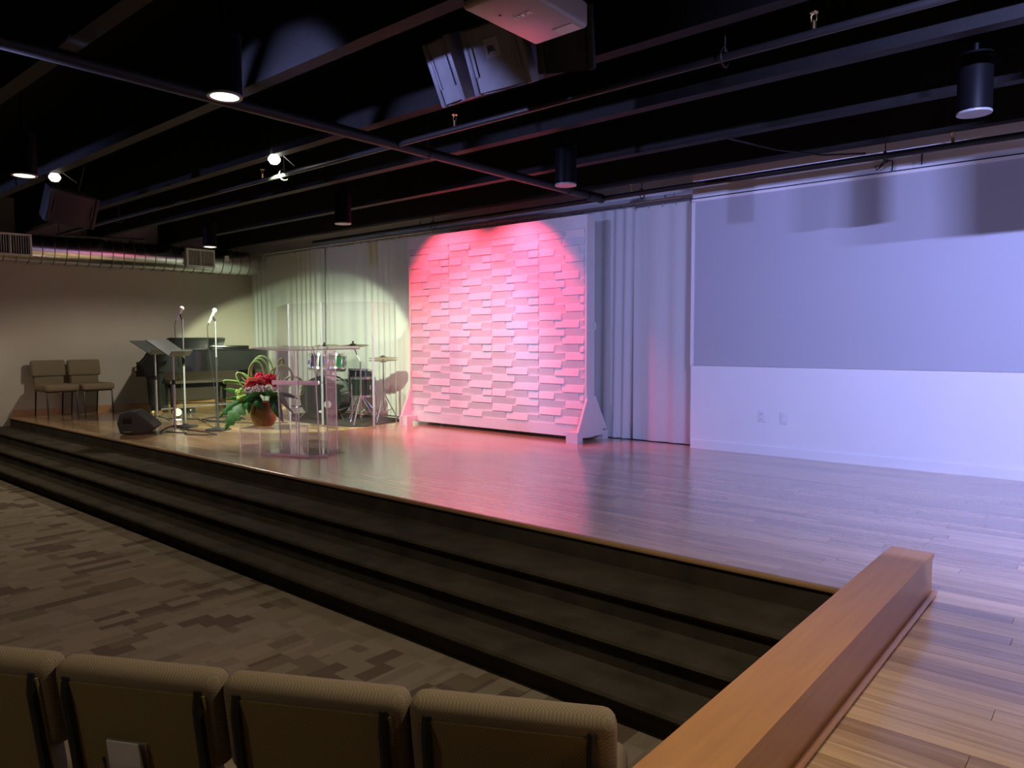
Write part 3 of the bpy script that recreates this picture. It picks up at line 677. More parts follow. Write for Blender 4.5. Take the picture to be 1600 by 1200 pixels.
# ------------------------------------------------------------------ grand piano
# local: keyboard side faces -Y, tail towards +Y, treble (curved) side +X
pn = thing('grand_piano', 'black grand piano with closed lid by the left wall', 'piano', (-11.20, 4.62, H), rot=(0, 0, R(-22)))
pn.scale = (0.88, 1.07, 1)
outl = [(0.0, 0.0), (0.0, 0.0)]
def rim_outline(ins=0.0, off=0.28):
    pts = [(0.03-ins, off), (0.03-ins, 0.5)]
    ctrl = [(0.03, 0.62), (0.0, 0.80), (-0.10, 1.00), (-0.22, 1.18), (-0.30, 1.36), (-0.36, 1.52), (-0.46, 1.68), (-0.62, 1.80), (-0.82, 1.86), (-1.05, 1.84), (-1.22, 1.74), (-1.33, 1.58), (-1.36, 1.4)]
    pts += [(x-ins*0.7, y-ins*0.7) if x > -1.0 else (x+ins, y-ins*0.5) for x, y in ctrl]
    pts += [(-1.40+ins, 0.9), (-1.40+ins, off)]
    return pts
m = MB(); m.prism(rim_outline(0.0, 0.24), 0.66, 0.97, 'z'); rim = m.build('rim', 'piano', pn)
for pl in rim.data.polygons: pl.use_smooth = True
rim.data.set_sharp_from_angle(angle=R(40))
m = MB(); m.prism(rim_outline(-0.018, 0.30), 0.975, 0.995, 'z'); m.build('lid', 'piano', pn)
m = MB(); m.box(-1.40, 0.03, -0.02, 0.26, 0.60, 0.69); m.build('keybed', 'piano', pn)
for s in (-1.40, -0.05):
    MB().prism([(0.0, 0.69), (0.26, 0.69), (0.26, 0.97), (0.16, 0.97), (0.10, 0.86), (0.04, 0.79), (0.0, 0.78)], s, s+0.08, 'x').build('arm', 'piano', pn)
m = MB(); m.box(-1.31, -0.06, 0.16, 0.24, 0.70, 0.94); m.build('fallboard', 'piano', pn)
m = MB(); m.box(-1.31, -0.06, 0.01, 0.16, 0.69, 0.715); m.build('keys', 'ivory', pn)
m = MB(); m.prism([(-0.36, 0), (0.36, 0), (0.40, 0.165), (0.36, 0.18), (-0.36, 0.18), (-0.40, 0.165)], -0.01, 0.012, 'y', T(-0.52, 0.80, 1.0) @ RZ(84) @ RX(14)); m.build('music_desk', 'piano', pn)
m = MB(); m.rbox(-0.95, -0.2, 0.95, 1.5, 0.996, 1.05, 0.01, 2); m.build('lid_flap', 'piano', pn)
for x, y in ((-0.07, 0.22), (-1.28, 0.22), (-0.78, 1.52)):
    m = MB(); m.prism([(-0.12, 0.66), (0.12, 0.66), (0.12, 0.60), (0.085, 0.50), (0.065, 0.08), (-0.065, 0.08), (-0.085, 0.50), (-0.12, 0.60)], -0.06, 0.06, 'x', T(x, y, 0)); l = m.build('leg', 'piano', pn)
    w_ = MB(); w_.tube([(x-0.015, y, 0.035), (x+0.015, y, 0.035)], 0.034, 12); w_.box(x-0.02, x+0.02, y-0.02, y+0.02, 0.05, 0.09); w_.build('caster', 'brass', l)
m = MB(); m.box(-0.76, -0.72, 0.32, 0.36, 0.13, 0.66); m.box(-0.64, -0.60, 0.32, 0.36, 0.13, 0.66); m.box(-0.80, -0.56, 0.28, 0.40, 0.06, 0.13); ly = m.build('pedal_lyre', 'piano', pn)
for x in (-0.74, -0.68, -0.62):
    MB().rbox(x-0.012, x+0.012, 0.16, 0.30, 0.05, 0.065, 0.005, 2).build('pedal', 'brass', ly)
m = MB(); m.tube([(-0.07, 0.28, 0.10), (-0.74, 1.48, 0.10)], 0.013, 8); m.tube([(-1.28, 0.28, 0.10), (-0.80, 1.48, 0.10)], 0.013, 8); m.build('brace_bar', 'chrome', pn)
# bench behind / under the piano
bn = thing('piano_bench', 'low black piano bench with pale top under the piano', 'bench', (-11.92, 5.85, H), rot=(0, 0, R(-98)))
m = MB(); m.rbox(-0.45, 0.45, -0.17, 0.17, 0.43, 0.485, 0.015, 2); m.build('cushion', 'ivory', bn)
m = MB(); m.box(-0.45, 0.45, -0.17, 0.17, 0.36, 0.43); m.build('apron', 'piano', bn)
for sx in (-1, 1):
    for sy in (-1, 1):
        m = MB(); m.add([(sx*0.42+a*r_, sy*0.14+b*r_, z) for z, r_ in ((0, 0.017), (0.37, 0.026)) for a, b in ((-1, -1), (1, -1), (1, 1), (-1, 1))],
                        [(3, 2, 1, 0), (4, 5, 6, 7), (0, 1, 5, 4), (1, 2, 6, 5), (2, 3, 7, 6), (3, 0, 4, 7)]); m.build('leg', 'piano', bn)

# ------------------------------------------------------------------ microphone stands and music stands
def mic_stand(loc, rz, hgt, label, chrome):
    o = thing('microphone_stand', label, 'microphone stand', loc, rz, group='microphone stands')
    pm = 'standgrey' if chrome else 'rubber'
    m = MB(); m.lathe([(0.15, 0), (0.155, 0.008), (0.15, 0.016), (0.04, 0.03), (0.022, 0.045), (0.0001, 0.045)], 28); m.build('base', 'rubber', o)
    m = MB(); m.tube([(0, 0, 0.04), (0, 0, 0.86)], 0.0125, 10); m.build('lower_pole', pm, o)
    m = MB(); m.tube([(0, 0, 0.80), (0, 0, 0.92)], 0.018, 10); m.build('clutch', 'rubber', o)
    m = MB(); m.tube([(0, 0, 0.86), (0, 0, hgt-0.14)], 0.009, 10); m.build('upper_pole', 'chrome' if chrome else 'standgrey', o)
    m = MB(); m.tube([(0, 0, hgt-0.15), (-0.025, 0, hgt-0.10), (-0.04, 0, hgt-0.07)], 0.013, 8); m.build('clip', 'rubber', o)
    a, b = Vector((-0.075, 0, hgt-0.17)), Vector((-0.01, 0, hgt-0.03))
    m = MB(); m.tube([a, b], [0.012, 0.019], 10); mi = m.build('microphone', 'micwhite', o, label='pale handheld microphone')
    m = MB(); m.ball(b+Vector((0.006, 0, 0.014)), 0.030, 14, 8); m.build('grille', 'micwhite', mi)
    pts = [a, a+Vector((-0.02, 0, -0.05)), (-0.09, 0.01, hgt-0.45), (-0.05, 0.02, 0.7), (-0.02, 0.02, 0.3), (-0.03, 0.02, 0.05), (-0.06, 0.17, 0.012)]
    m = MB(); m.tube(pts, 0.0045, 6); m.build('cable', 'cable', mi)
    return o
mic_stand((-9.417, 4.473, H), R(55), 1.56, 'microphone stand with silver pole in front of the piano', True)
mic_stand((-8.752, 4.571, H), R(55), 1.52, 'microphone stand with dark pole next to the flowers', False)
def music_stand(loc, rz, label, tilt):
    o = thing('music_stand', label, 'music stand', loc, rz, group='music stands')
    for k in range(3):
        a = 2*math.pi*k/3+0.5
        m = MB(); m.tube([(0.0, 0.0, 0.07), (0.12*math.cos(a), 0.12*math.sin(a), 0.04), (0.19*math.cos(a), 0.19*math.sin(a), 0.008)], 0.009, 6); m.build('foot', 'rubber', o)
    m = MB(); m.tube([(0, 0, 0.03), (0, 0, 0.62)], 0.0165, 10); m.build('lower_pole', 'standgrey', o)
    m = MB(); m.tube([(0, 0, 0.58), (0, 0, 0.64)], 0.022, 10); m.build('collar', 'rubber', o)
    m = MB(); m.tube([(0, 0, 0.62), (0, 0, 0.97)], 0.012, 10); m.build('upper_pole', 'standgrey', o)
    mx = T(0, 0, 1.0) @ RX(tilt)
    m = MB(); m.box(-0.26, 0.26, -0.004, 0.004, -0.10, 0.24, mx); d = m.build('desk', 'deskgrey', o)
    m = MB(); m.box(-0.26, 0.26, -0.07, 0.004, -0.108, -0.10, mx); m.box(-0.26, 0.26, -0.072, -0.068, -0.108, -0.085, mx); m.build('lip', 'deskgrey', d)
    m = MB(); m.tube([(0, 0, 0.95), (0, 0.03, 1.0)], 0.018, 8); m.build('tilt_joint', 'rubber', o)
    return o
music_stand((-10.45, 4.56, H), R(125), 'grey music stand nearer the wall, desk tilted almost flat', -58)
music_stand((-9.125, 4.20, H), R(128), 'grey music stand behind the stage monitor, open desk tilted back', -55)

# ------------------------------------------------------------------ floor monitor wedge
mn = thing('stage_monitor', 'charcoal wedge floor monitor near the stage edge', 'loudspeaker', (-9.22, 3.82, H), R(52))
mn.scale = (0.88, 0.88, 0.88)
prof = [(-0.20, 0.01), (0.10, 0.0), (0.24, 0.10), (0.17, 0.17), (0.02, 0.30), (-0.10, 0.335), (-0.20, 0.30), (-0.24, 0.16)]
m = MB(); m.prism(prof, -0.22, 0.22, 'y', RZ(0)); mb = m.build('cabinet', 'monitor', mn)
md = mb.modifiers.new('bevel', 'BEVEL'); md.width = 0.025; md.segments = 3
m = MB(); m.tube([(-0.03, -0.226, 0.32), (-0.02, 0.226, 0.32)], 0.004, 4); m.build('seam', 'ring', mn)
m = MB(); m.rbox(-0.16, -0.05, -0.228, -0.20, 0.16, 0.24, 0.008, 2); m.build('handle_recess', 'spkdark', mn)
m = MB(); m.tube([(-0.15, -0.228, 0.05), (-0.1, -0.25, 0.05), (-0.05, -0.228, 0.05)], 0.008, 6); m.build('cable_plug', 'chrome', mn)

# cables on the stage
def cable(name, pts, label, seed, r=0.006, cat='cable'):
    rnd = random.Random(seed); P = []
    for i in range(len(pts)-1):
        a, b = Vector(pts[i]), Vector(pts[i+1])
        for t in range(6):
            p = a.lerp(b, t/6); P.append((p.x+rnd.uniform(-.02, .02), p.y+rnd.uniform(-.02, .02), H+r))
    P.append((pts[-1][0], pts[-1][1], H+r))
    MB().tube(P, r, 6).build(name, 'cable', label=label, cat=cat, group='stage cables')
def spiral(cx, cy, r, n):
    return [(cx+(r-0.02*i/8)*math.cos(i*0.8), cy+(r-0.02*i/8)*0.8*math.sin(i*0.8)) for i in range(n)]
cable('stage_cable', [p+(0,) for p in [(-9.75, 3.80), (-9.9, 3.9), (-9.6, 4.0), (-9.5, 3.85), (-9.3, 3.75)]], 'black cable looping out beside the stage monitor', 1)
cable('stage_cable', [p+(0,) for p in [(-9.05, 4.05), (-8.8, 4.15), (-8.55, 4.1), (-8.3, 4.3), (-8.6, 4.35), (-9.2, 4.3), (-9.9, 4.7)]], 'black cable running from the monitor to the microphone stands', 2)
cable('stage_cable', [p+(0,) for p in spiral(-9.9, 5.25, 0.34, 22)], 'coil of black cable on the floor in front of the piano legs', 3, 0.007)
cable('stage_cable', [p+(0,) for p in [(-10.6, 4.8), (-10.2, 5.0), (-9.8, 4.9), (-9.4, 5.1), (-9.0, 5.3), (-8.8, 5.6)]], 'black cable trailing from the music stand towards the drum rug', 4)

# small floor lamps
def floor_lamp(loc, rz, label):
    o = thing('floor_spotlight', label, 'stage light', loc, rz, group='small floor spotlights'); o.scale = (0.75, 0.75, 0.75)
    m = MB(); m.tube([(0, -0.07, 0), (0, -0.09, 0.12)], 0.006, 6); m.tube([(0, 0.07, 0), (0, 0.09, 0.12)], 0.006, 6); m.tube([(0, -0.07, 0.006), (0, 0.07, 0.006)], 0.006, 6); m.build('bracket', 'chrome', o)
    m = MB(); m.lathe([(0.05, -0.08), (0.075, -0.05), (0.082, 0.05), (0.078, 0.055)], 18, T(0, 0, 0.13) @ RY(65)); m.build('housing', 'chrome', o)
    m = MB(); m.lathe([(0.0001, 0.045), (0.074, 0.04), (0.074, 0.046), (0.0001, 0.05)], 18, T(0, 0, 0.13) @ RY(65)); m.build('lens', 'leds', o)
floor_lamp((-10.35, 4.80, H), R(-20), 'small chrome floor spotlight between the music stands')
floor_lamp((-10.85, 5.98, H), R(-25), 'small chrome floor spotlight half hidden behind the flower leaves')
pb = thing('pedal_board', 'small black box with lit lamps on the floor under the piano', 'stage box', (-11.3, 5.35, H), R(60))
MB().rbox(-0.16, 0.16, -0.06, 0.06, 0, 0.07, 0.008, 2).build('case', 'rubber', pb)
for x in (-0.08, 0.02, 0.1): MB().ball((x, -0.055, 0.045), 0.014, 8, 5).build('lamp', 'micwhite', pb)

# ------------------------------------------------------------------ flowers on a clear riser
rz_ = R(40)
ped = thing('clear_riser', 'clear acrylic display riser carrying the flower vase', 'riser', (-7.02, 4.30, H), R(28))
RW, RD, RH_ = 0.29, 0.19, 0.20
MB().box(-RW, RW, -RD, RD, RH_-0.008, RH_).build('top_sheet', 'acrylic', ped)
for s in (-1, 1):
    MB().box(s*RW-0.004, s*RW+0.004, -RD, RD, 0, RH_-0.008).build('side_sheet', 'acrylic', ped)
    MB().box(-RW+0.004, RW-0.004, s*RD-0.004, s*RD+0.004, 0, RH_-0.008).build('side_sheet', 'acrylic', ped)
    for t in (-1, 1): MB().box(s*RW-0.004, s*RW+0.004, t*RD-0.004, t*RD+0.004, 0, RH_).build('edge', 'acrylic_edge', ped)
for s in (-1, 1): MB().box(-RW, RW, s*RD-0.004, s*RD+0.004, RH_-0.004, RH_+0.001).build('edge', 'acrylic_edge', ped)
fw = thing('flower_arrangement', 'red and lime flower arrangement with big leaves in a copper vase', 'flowers', (-7.12, 4.24, H+RH_+0.001), R(40))
m = MB(); m.lathe([(0.075, 0), (0.10, 0.01), (0.128, 0.07), (0.137, 0.14), (0.130, 0.21), (0.105, 0.265), (0.09, 0.27), (0.115, 0.2), (0.09, 0.05), (0.0001, 0.04)], 32); m.build('vase', 'copper', fw)
# local x = to the right in the picture, local -y = to the viewer
rnd = random.Random(11)
def blob(name, c, r, m_, n=16, pr=0.35, flat=1.0):
    b = MB()
    for i in range(n):
        d = Vector((rnd.gauss(0, 1), rnd.gauss(0, 1), rnd.gauss(0, 1))).normalized()
        b.ball(Vector(c)+Vector((d.x*r*0.7, d.y*r*0.7, d.z*r*0.7*flat)), r*pr*rnd.uniform(0.8, 1.25), 7, 5)
    return b.build(name, m_, fw)
for i, (x, y, z, r_) in enumerate(((-0.10, -0.07, 0.47, 0.075), (0.0, -0.08, 0.49, 0.08), (0.08, -0.04, 0.51, 0.075), (-0.03, 0.03, 0.52, 0.08), (0.16, -0.05, 0.46, 0.06), (0.06, 0.06, 0.53, 0.07), (-0.12, 0.02, 0.49, 0.06))):
    blob('red_blossom', (x, y, z), r_, 'redflower', 26, 0.3, 0.75)
for i, (x, y, z) in enumerate(((-0.09, -0.15, 0.40), (-0.02, -0.16, 0.40), (0.05, -0.15, 0.41), (0.12, -0.13, 0.41), (0.18, -0.10, 0.42), (0.0, -0.13, 0.43))):
    b = MB()
    for k in range(26): b.ball((x+rnd.uniform(-.05, .05), y+rnd.uniform(-.03, .03), z+rnd.uniform(-.03, .03)), rnd.uniform(0.006, 0.012), 5, 4)
    b.build('tiny_pink_blossoms', 'pink', fw)
for x, y, z, r_ in ((-0.21, -0.08, 0.37, 0.055), (-0.19, -0.11, 0.32, 0.05), (-0.22, -0.06, 0.31, 0.045)): blob('lime_blossom', (x, y, z), r_, 'lime', 14, 0.42)
for k in range(3):
    pts = [(-0.17+0.02*k, -0.10, 0.43+0.01*k), (-0.10, -0.14, 0.50+0.012*k), (0.0, -0.14, 0.505+0.012*k), (0.06, -0.12, 0.47+0.01*k)]
    MB().tube(pts, 0.009, 6).build('orange_petal', 'orange', fw)
def loopg(a, top, b, name='grass_loop', r=0.007):
    a, top, b = Vector(a), Vector(top), Vector(b); P = []
    for i in range(17):
        t = i/16; h_ = (top.z-(a.z+b.z)/2)*1.34; wd_ = max(0.05, abs(b.x-a.x)*0.45)*(1 if b.x >= a.x else -1)
        lean = Vector((top.x-(a.x+b.x)/2, 0, 0))*1.34
        c1 = a+lean+Vector((-wd_, 0, h_)); c2 = b+lean+Vector((wd_, 0, h_))
        P.append(a*(1-t)**3+c1*3*t*(1-t)**2+c2*3*t*t*(1-t)+b*t**3)
    MB().tube(P, [0.006+0.005*math.sin(math.pi*i/16) for i in range(17)], 6).build(name, 'grass', fw)
for a, t, b in (((-0.12, 0, 0.45), (-0.04, 0, 0.73), (0.06, 0, 0.45)), ((-0.11, 0.02, 0.45), (-0.02, 0.03, 0.755), (0.10, 0.0, 0.47)), ((-0.14, -0.02, 0.45), (-0.07, -0.02, 0.70), (0.0, 0, 0.46)),
                ((-0.13, 0, 0.44), (-0.26, 0, 0.58), (-0.20, -0.03, 0.42)), ((-0.14, 0, 0.44), (-0.23, 0.02, 0.57), (-0.10, 0, 0.46)), ((0.10, 0, 0.46), (0.20, 0, 0.73), (0.14, 0, 0.45)), ((0.12, 0.02, 0.46), (0.215, 0.02, 0.72), (0.17, 0, 0.45)),
                ((0.10, 0.0, 0.50), (0.24, 0, 0.65), (0.28, -0.03, 0.42)), ((0.08, 0.0, 0.50), (0.22, 0.03, 0.64), (0.30, -0.02, 0.44)), ((0.22, 0, 0.44), (0.34, 0, 0.53), (0.40, 0, 0.40)), ((0.36, 0, 0.48), (0.43, 0, 0.42), (0.36, 0, 0.32)),
                ((-0.22, 0, 0.42), (-0.33, -0.02, 0.475), (-0.40, -0.02, 0.46)), ((-0.20, 0, 0.43), (-0.30, -0.04, 0.49), (-0.41, -0.03, 0.475))):
    loopg(a, t, b)
def leaf(base, tip, wd, m_, lobes=0, droop=0.05, up=(0, -0.8, 0.6)):
    base, tip = Vector(base), Vector(tip); ax = tip-base; L_ = ax.length; sd = ax.cross(Vector(up)).normalized(); nr = sd.cross(ax).normalized()
    n = 22 if lobes else 10; vs, fs = [], []
    for i in range(n+1):
        t = i/n
        wv = math.sin(math.pi*min(1, t**0.7))*wd
        if lobes: wv *= 0.30+0.70*abs(math.sin(math.pi*lobes*t))**0.6
        sweep = -ax.normalized()*(wv*(-0.35 if lobes else 0))
        c = base+ax*t+nr*droop*math.sin(math.pi*t)
        vs += [c+sd*wv+sweep-nr*0.02*wv/max(wd, 1e-3), c+nr*0.006, c-sd*wv+sweep-nr*0.02*wv/max(wd, 1e-3)]
    for i in range(n):
        a = i*3; fs += [(a, a+1, a+4, a+3), (a+1, a+2, a+5, a+4)]
    off = [Vector(v)-nr*0.002 for v in vs]; k = len(vs)
    m = MB(); m.add(vs+off, fs+[tuple(reversed([q+k for q in f])) for f in fs], True); m.build('leaf', m_, fw)
leaf((-0.12, -0.10, 0.30), (-0.34, -0.22, -0.02), 0.10, 'leaf_light', 5)
leaf((-0.14, -0.08, 0.31), (-0.44, -0.12, 0.10), 0.07, 'leaf', 5)
leaf((-0.16, -0.05, 0.33), (-0.43, -0.03, 0.41), 0.026, 'leaf_light')
leaf((-0.16, -0.05, 0.30), (-0.42, -0.05, 0.28), 0.024, 'leaf_light')
leaf((-0.11, -0.12, 0.33), (-0.09, -0.19, 0.15), 0.045, 'leaf_light')
leaf((-0.06, -0.12, 0.33), (0.05, -0.17, 0.19), 0.055, 'leaf')
leaf((-0.16, -0.14, 0.32), (0.12, -0.18, 0.37), 0.030, 'leaf')
leaf((0.02, -0.13, 0.37), (0.22, -0.17, 0.33), 0.040, 'leaf')
leaf((0.12, -0.10, 0.34), (0.26, -0.16, 0.05), 0.055, 'leaf')
leaf((0.12, -0.08, 0.37), (0.31, -0.12, 0.22), 0.05, 'leaf_light')
leaf((0.16, -0.05, 0.36), (0.42, -0.08, 0.29), 0.028, 'leaf')
leaf((0.18, -0.05, 0.30), (0.38, -0.08, 0.10), 0.014, 'leaf')
leaf((0.0, -0.14, 0.35), (-0.17, -0.17, 0.25), 0.035, 'leaf')
leaf((0.08, 0.08, 0.36), (0.10, 0.18, 0.16), 0.06, 'leaf'); leaf((-0.08, 0.08, 0.36), (-0.16, 0.2, 0.16), 0.06, 'leaf')
MB().tube([(-0.05, -0.15, 0.12), (0.02, -0.155, 0.07), (0.03, -0.15, 0.05)], 0.004, 5).build('trailing_stem', 'grass', fw)

# ------------------------------------------------------------------ clear podium
pd = thing('acrylic_podium', 'clear acrylic podium near the stage edge', 'podium', (-6.28, 4.17, H), R(22))
# local +x to the right in the picture, local -y towards the audience
m = MB(); m.prism([(-0.36, -0.20), (0.22, -0.24), (0.36, -0.14), (0.36, 0.20), (-0.36, 0.24)], 0.004, 0.022, 'z'); m.build('base_plate', 'acrylic', pd)
m = MB(); m.prism([(-0.36, -0.205), (0.22, -0.245), (0.22, -0.24), (-0.36, -0.20)], 0.002, 0.024, 'z'); m.prism([(0.22, -0.245), (0.365, -0.145), (0.36, -0.14), (0.22, -0.24)], 0.002, 0.024, 'z'); m.build('base_edge', 'acrylic_edge', pd)
def sheet(name, p0, p1, p2, p3, th, edges=True):
    # quad (bottom-left, bottom-right, top-right, top-left) with thickness
    P = [Vector(p) for p in (p0, p1, p2, p3)]; n = (P[1]-P[0]).cross(P[3]-P[0]).normalized()*th/2
    m = MB(); m.add([p+n for p in P]+[p-n for p in P], [(0, 1, 2, 3), (7, 6, 5, 4), (0, 4, 5, 1), (1, 5, 6, 2), (2, 6, 7, 3), (3, 7, 4, 0)]); s = m.build(name, 'acrylic', pd)
    if edges:
        for a, b in ((0, 3), (1, 2)):
            e = MB(); e.tube([P[a], P[b]], th*0.55, 4); e.build('edge', 'acrylic_edge', s)
    return s
ZT = 1.04
sheet('side_sheet', (-0.25, -0.02, 0.022), (-0.22, 0.20, 0.022), (-0.24, 0.22, ZT), (-0.29, -0.02, ZT), 0.012)
sheet('side_sheet', (0.29, -0.02, 0.022), (0.26, 0.20, 0.022), (0.24, 0.22, ZT-0.02), (0.28, -0.02, ZT-0.02), 0.012)
sheet('front_sheet', (0.10, -0.22, 0.022), (0.29, -0.16, 0.022), (0.22, -0.12, ZT-0.01), (0.05, -0.15, ZT-0.01), 0.012)
sheet('rear_sheet', (-0.22, 0.20, 0.022), (0.26, 0.20, 0.022), (0.24, 0.22, ZT), (-0.24, 0.22, ZT), 0.01, False)
m = MB(); m.prism([(-0.60, 0.02), (-0.10, -0.28), (0.10, -0.28), (0.66, -0.02), (0.48, 0.28), (-0.48, 0.28)], -0.006, 0.006, 'z', T(0, 0, ZT+0.005) @ RX(3)); tp = m.build('reading_top', 'acrylic', pd)
tp_pts = [(-0.60, 0.02, 0), (-0.10, -0.28, 0), (0.10, -0.28, 0), (0.66, -0.02, 0), (0.48, 0.28, 0), (-0.48, 0.28, 0), (-0.60, 0.02, 0)]
m = MB(); m.tube([T(0, 0, ZT+0.005) @ RX(3) @ Vector(p) for p in tp_pts], 0.0075, 4); m.build('edge', 'acrylic_edge', tp)
m = MB(); m.box(-0.25, 0.27, -0.14, 0.2, 0.70, 0.712); sh = m.build('shelf', 'acrylic', pd)
m = MB(); m.box(-0.25, 0.27, -0.148, -0.14, 0.69, 0.735); m.build('edge', 'acrylic_edge', sh)

# ------------------------------------------------------------------ drum rug, kit and shield
rg = MB(); rg.prism([(-9.7, 6.0), (-8.9, 5.75), (-7.72, 5.78), (-7.58, 5.95), (-7.75, 6.85), (-9.7, 6.9)], H, H+0.012, 'z'); rg.build('drum_rug', 'rug', label='black rug under the drum kit', cat='rug')
ZR = H+0.012
def drum(o, name, c, rad, depth, axis_mx, wrap, head_m, tilt=None):
    # axis along local z of axis_mx, centred
    mx = T(*c) @ axis_mx
    m = MB(); m.lathe([(rad, -depth/2), (rad, depth/2)], 32, mx); m.f = [f for f in m.f if len(f) == 4]; m.s = m.s[:len(m.f)]; sh = m.build(name, wrap, o)
    for s in (-1, 1):
        m = MB(); m.lathe([(0.0001, s*depth/2), (rad*0.99, s*(depth/2+0.002)), (rad*0.99, s*(depth/2-0.004))], 28, mx); m.build('head', head_m, sh)
        m = MB(); m.lathe([(rad+0.001, s*(depth/2-0.02)), (rad+0.012, s*(depth/2-0.02)), (rad+0.012, s*(depth/2+0.008)), (rad-0.006, s*(depth/2+0.008))], 28, mx); m.build('hoop', 'chrome' if rad < 0.25 else wrap, sh)
    k = 8
    lm = MB()
    for i in range(k):
        a = 2*math.pi*i/k+0.2
        lm.tube([mx @ Vector(((rad+0.014)*math.cos(a), (rad+0.014)*math.sin(a), z)) for z in (-depth/2, depth/2)], 0.005, 5)
        lm.tube([mx @ Vector(((rad+0.012)*math.cos(a), (rad+0.012)*math.sin(a), z)) for z in (-0.03, 0.03)], 0.011, 6)
    lm.build('lugs', 'chrome', sh)
    return sh
bdm = thing('bass_drum', 'black bass drum with two toms on the drum rug', 'drum', (-8.62, 6.02, ZR), R(33))
# local -y = front (towards viewer)
dr = drum(bdm, 'shell', (0, 0.2, 0.31), 0.29, 0.42, RX(90), 'drumblack', 'drumhead')
m = MB(); m.lathe([(0.05, 0), (0.055, 0.006), (0.05, 0.012)], 20, T(0.1, -0.015, 0.22) @ RX(90)); m.build('port_ring', 'ring', dr)
m = MB(); m.lathe([(0.0001, 0), (0.028, 0), (0.028, 0.003), (0.0001, 0.003)], 20, T(0.0, -0.016, 0.12) @ RX(90) @ Matrix.Diagonal((1.2, 0.7, 1, 1))); m.build('badge', 'badge', dr)
for s in (-1, 1):
    m = MB(); m.tube([(s*0.22, 0.06, 0.14), (s*0.34, -0.02, 0.0)], 0.008, 6); m.build('spur', 'chrome', bdm)
for x, wr in ((-0.10, 'drumblack'), (0.16, 'drumgreen')):
    drum(bdm, 'tom', (x, 0.18, 0.80), 0.125, 0.20, RX(-12), wr, 'skin')
    m = MB(); m.tube([(x*0.4, 0.22, 0.6), (x*0.4, 0.22, 0.74), (x, 0.3, 0.78)], 0.012, 8); m.build('tom_arm', 'chrome', bdm)
def stand_legs(o, h0, sp_, m_='chrome'):
    for k in range(3):
        a = 2*math.pi*k/3+0.4
        m = MB(); m.tube([(0, 0, h0), (sp_*math.cos(a), sp_*math.sin(a), 0.01)], 0.009, 6); m.tube([(0, 0, 0.12), (0.6*sp_*math.cos(a), 0.6*sp_*math.sin(a), h0*0.42)], 0.006, 6); m.build('leg', m_, o)
ftm = thing('floor_tom', 'dark floor tom at the right of the drum kit', 'drum', (-8.13, 6.35, ZR), R(33))
drum(ftm, 'shell', (0, 0, 0.47), 0.17, 0.26, RX(0), 'drumblack', 'skin')
for k in range(3):
    a = 2*math.pi*k/3; m = MB(); m.tube([(0.185*math.cos(a), 0.185*math.sin(a), 0.52), (0.185*math.cos(a), 0.185*math.sin(a), 0.08), (0.21*math.cos(a), 0.21*math.sin(a), 0.0)], 0.008, 6); m.build('leg', 'chrome', ftm)
sn = thing('snare_drum', 'snare drum on a folding stand behind the bass drum', 'drum', (-8.46, 6.58, ZR), R(20))
drum(sn, 'shell', (0, 0, 0.62), 0.165, 0.14, RX(-6), 'drumblack', 'skin'); stand_legs(sn, 0.36, 0.26)
m = MB(); m.tube([(0, 0, 0.12), (0, 0, 0.54)], 0.011, 8); m.build('column', 'chrome', sn)
def cymbal_stand(loc, top, off, rad, tilt, label, hats=False):
    o = thing('cymbal_stand', label, 'cymbal stand', loc, R(30), group='cymbal stands')
    stand_legs(o, 0.40, 0.20)
    m = MB(); m.tube([(0, 0, 0.08), (0, 0, top-0.18)], 0.011, 8); m.build('column', 'chrome', o)
    m = MB(); m.tube([(0, 0, top-0.18), (off*0.5, 0, top-0.09), (off, 0, top+0.05)], 0.008, 8); m.build('boom', 'chrome', o)
    for i in range(2 if hats else 1):
        m = MB(); z = top+0.02+i*0.03; s = -1 if (hats and i == 0) else 1
        m.lathe([(0.0001, s*0.035), (0.03, s*0.03), (0.05, s*0.014), (rad*0.6, s*0.008), (rad, 0), (rad, -0.002), (rad*0.6, s*0.008-0.002), (0.0001, s*0.012-0.002)], 32, T(off, 0, z) @ RX(tilt)); m.build('cymbal', 'cymbal', o)
    m = MB(); m.tube([(off, 0, top+0.05), (off, 0, top+0.085)], 0.013, 8); m.build('wing_nut', 'rubber', o)
cymbal_stand((-7.76, 6.04, ZR), 1.02, -0.10, 0.21, 6, 'tall cymbal stand rising above the floor tom')
cymbal_stand((-7.85, 6.50, ZR), 0.82, 0.0, 0.20, 3, 'hi-hat style cymbal stand at the right edge of the rug', True)
cymbal_stand((-9.32, 6.45, ZR), 1.0, 0.12, 0.22, 10, 'cymbal stand left of the bass drum behind the podium')
th = thing('drum_throne', 'round black drum throne behind the kit', 'stool', (-8.95, 6.78, ZR))
m = MB(); m.lathe([(0.0001, 0.44), (0.15, 0.44), (0.165, 0.46), (0.165, 0.51), (0.15, 0.53), (0.0001, 0.535)], 24); m.build('seat', 'rubber', th)
m = MB(); m.tube([(0, 0, 0.1), (0, 0, 0.45)], 0.015, 8); m.build('column', 'chrome', th); stand_legs(th, 0.3, 0.24)
dm = thing('drum_microphone', 'small microphone on a short stand in front of the bass drum', 'microphone', (-9.0, 5.86, ZR), R(30))
m = MB(); m.lathe([(0.07, 0), (0.07, 0.012), (0.015, 0.02), (0.0001, 0.02)], 18); m.build('base', 'rubber', dm)
m = MB(); m.tube([(0, 0, 0.02), (0, 0, 0.16), (0.06, 0.04, 0.2)], 0.007, 6); m.build('stem', 'chrome', dm)
m = MB(); m.tube([(0.03, 0.02, 0.19), (0.11, 0.07, 0.22)], [0.018, 0.024], 8); m.build('capsule', 'chrome', dm)
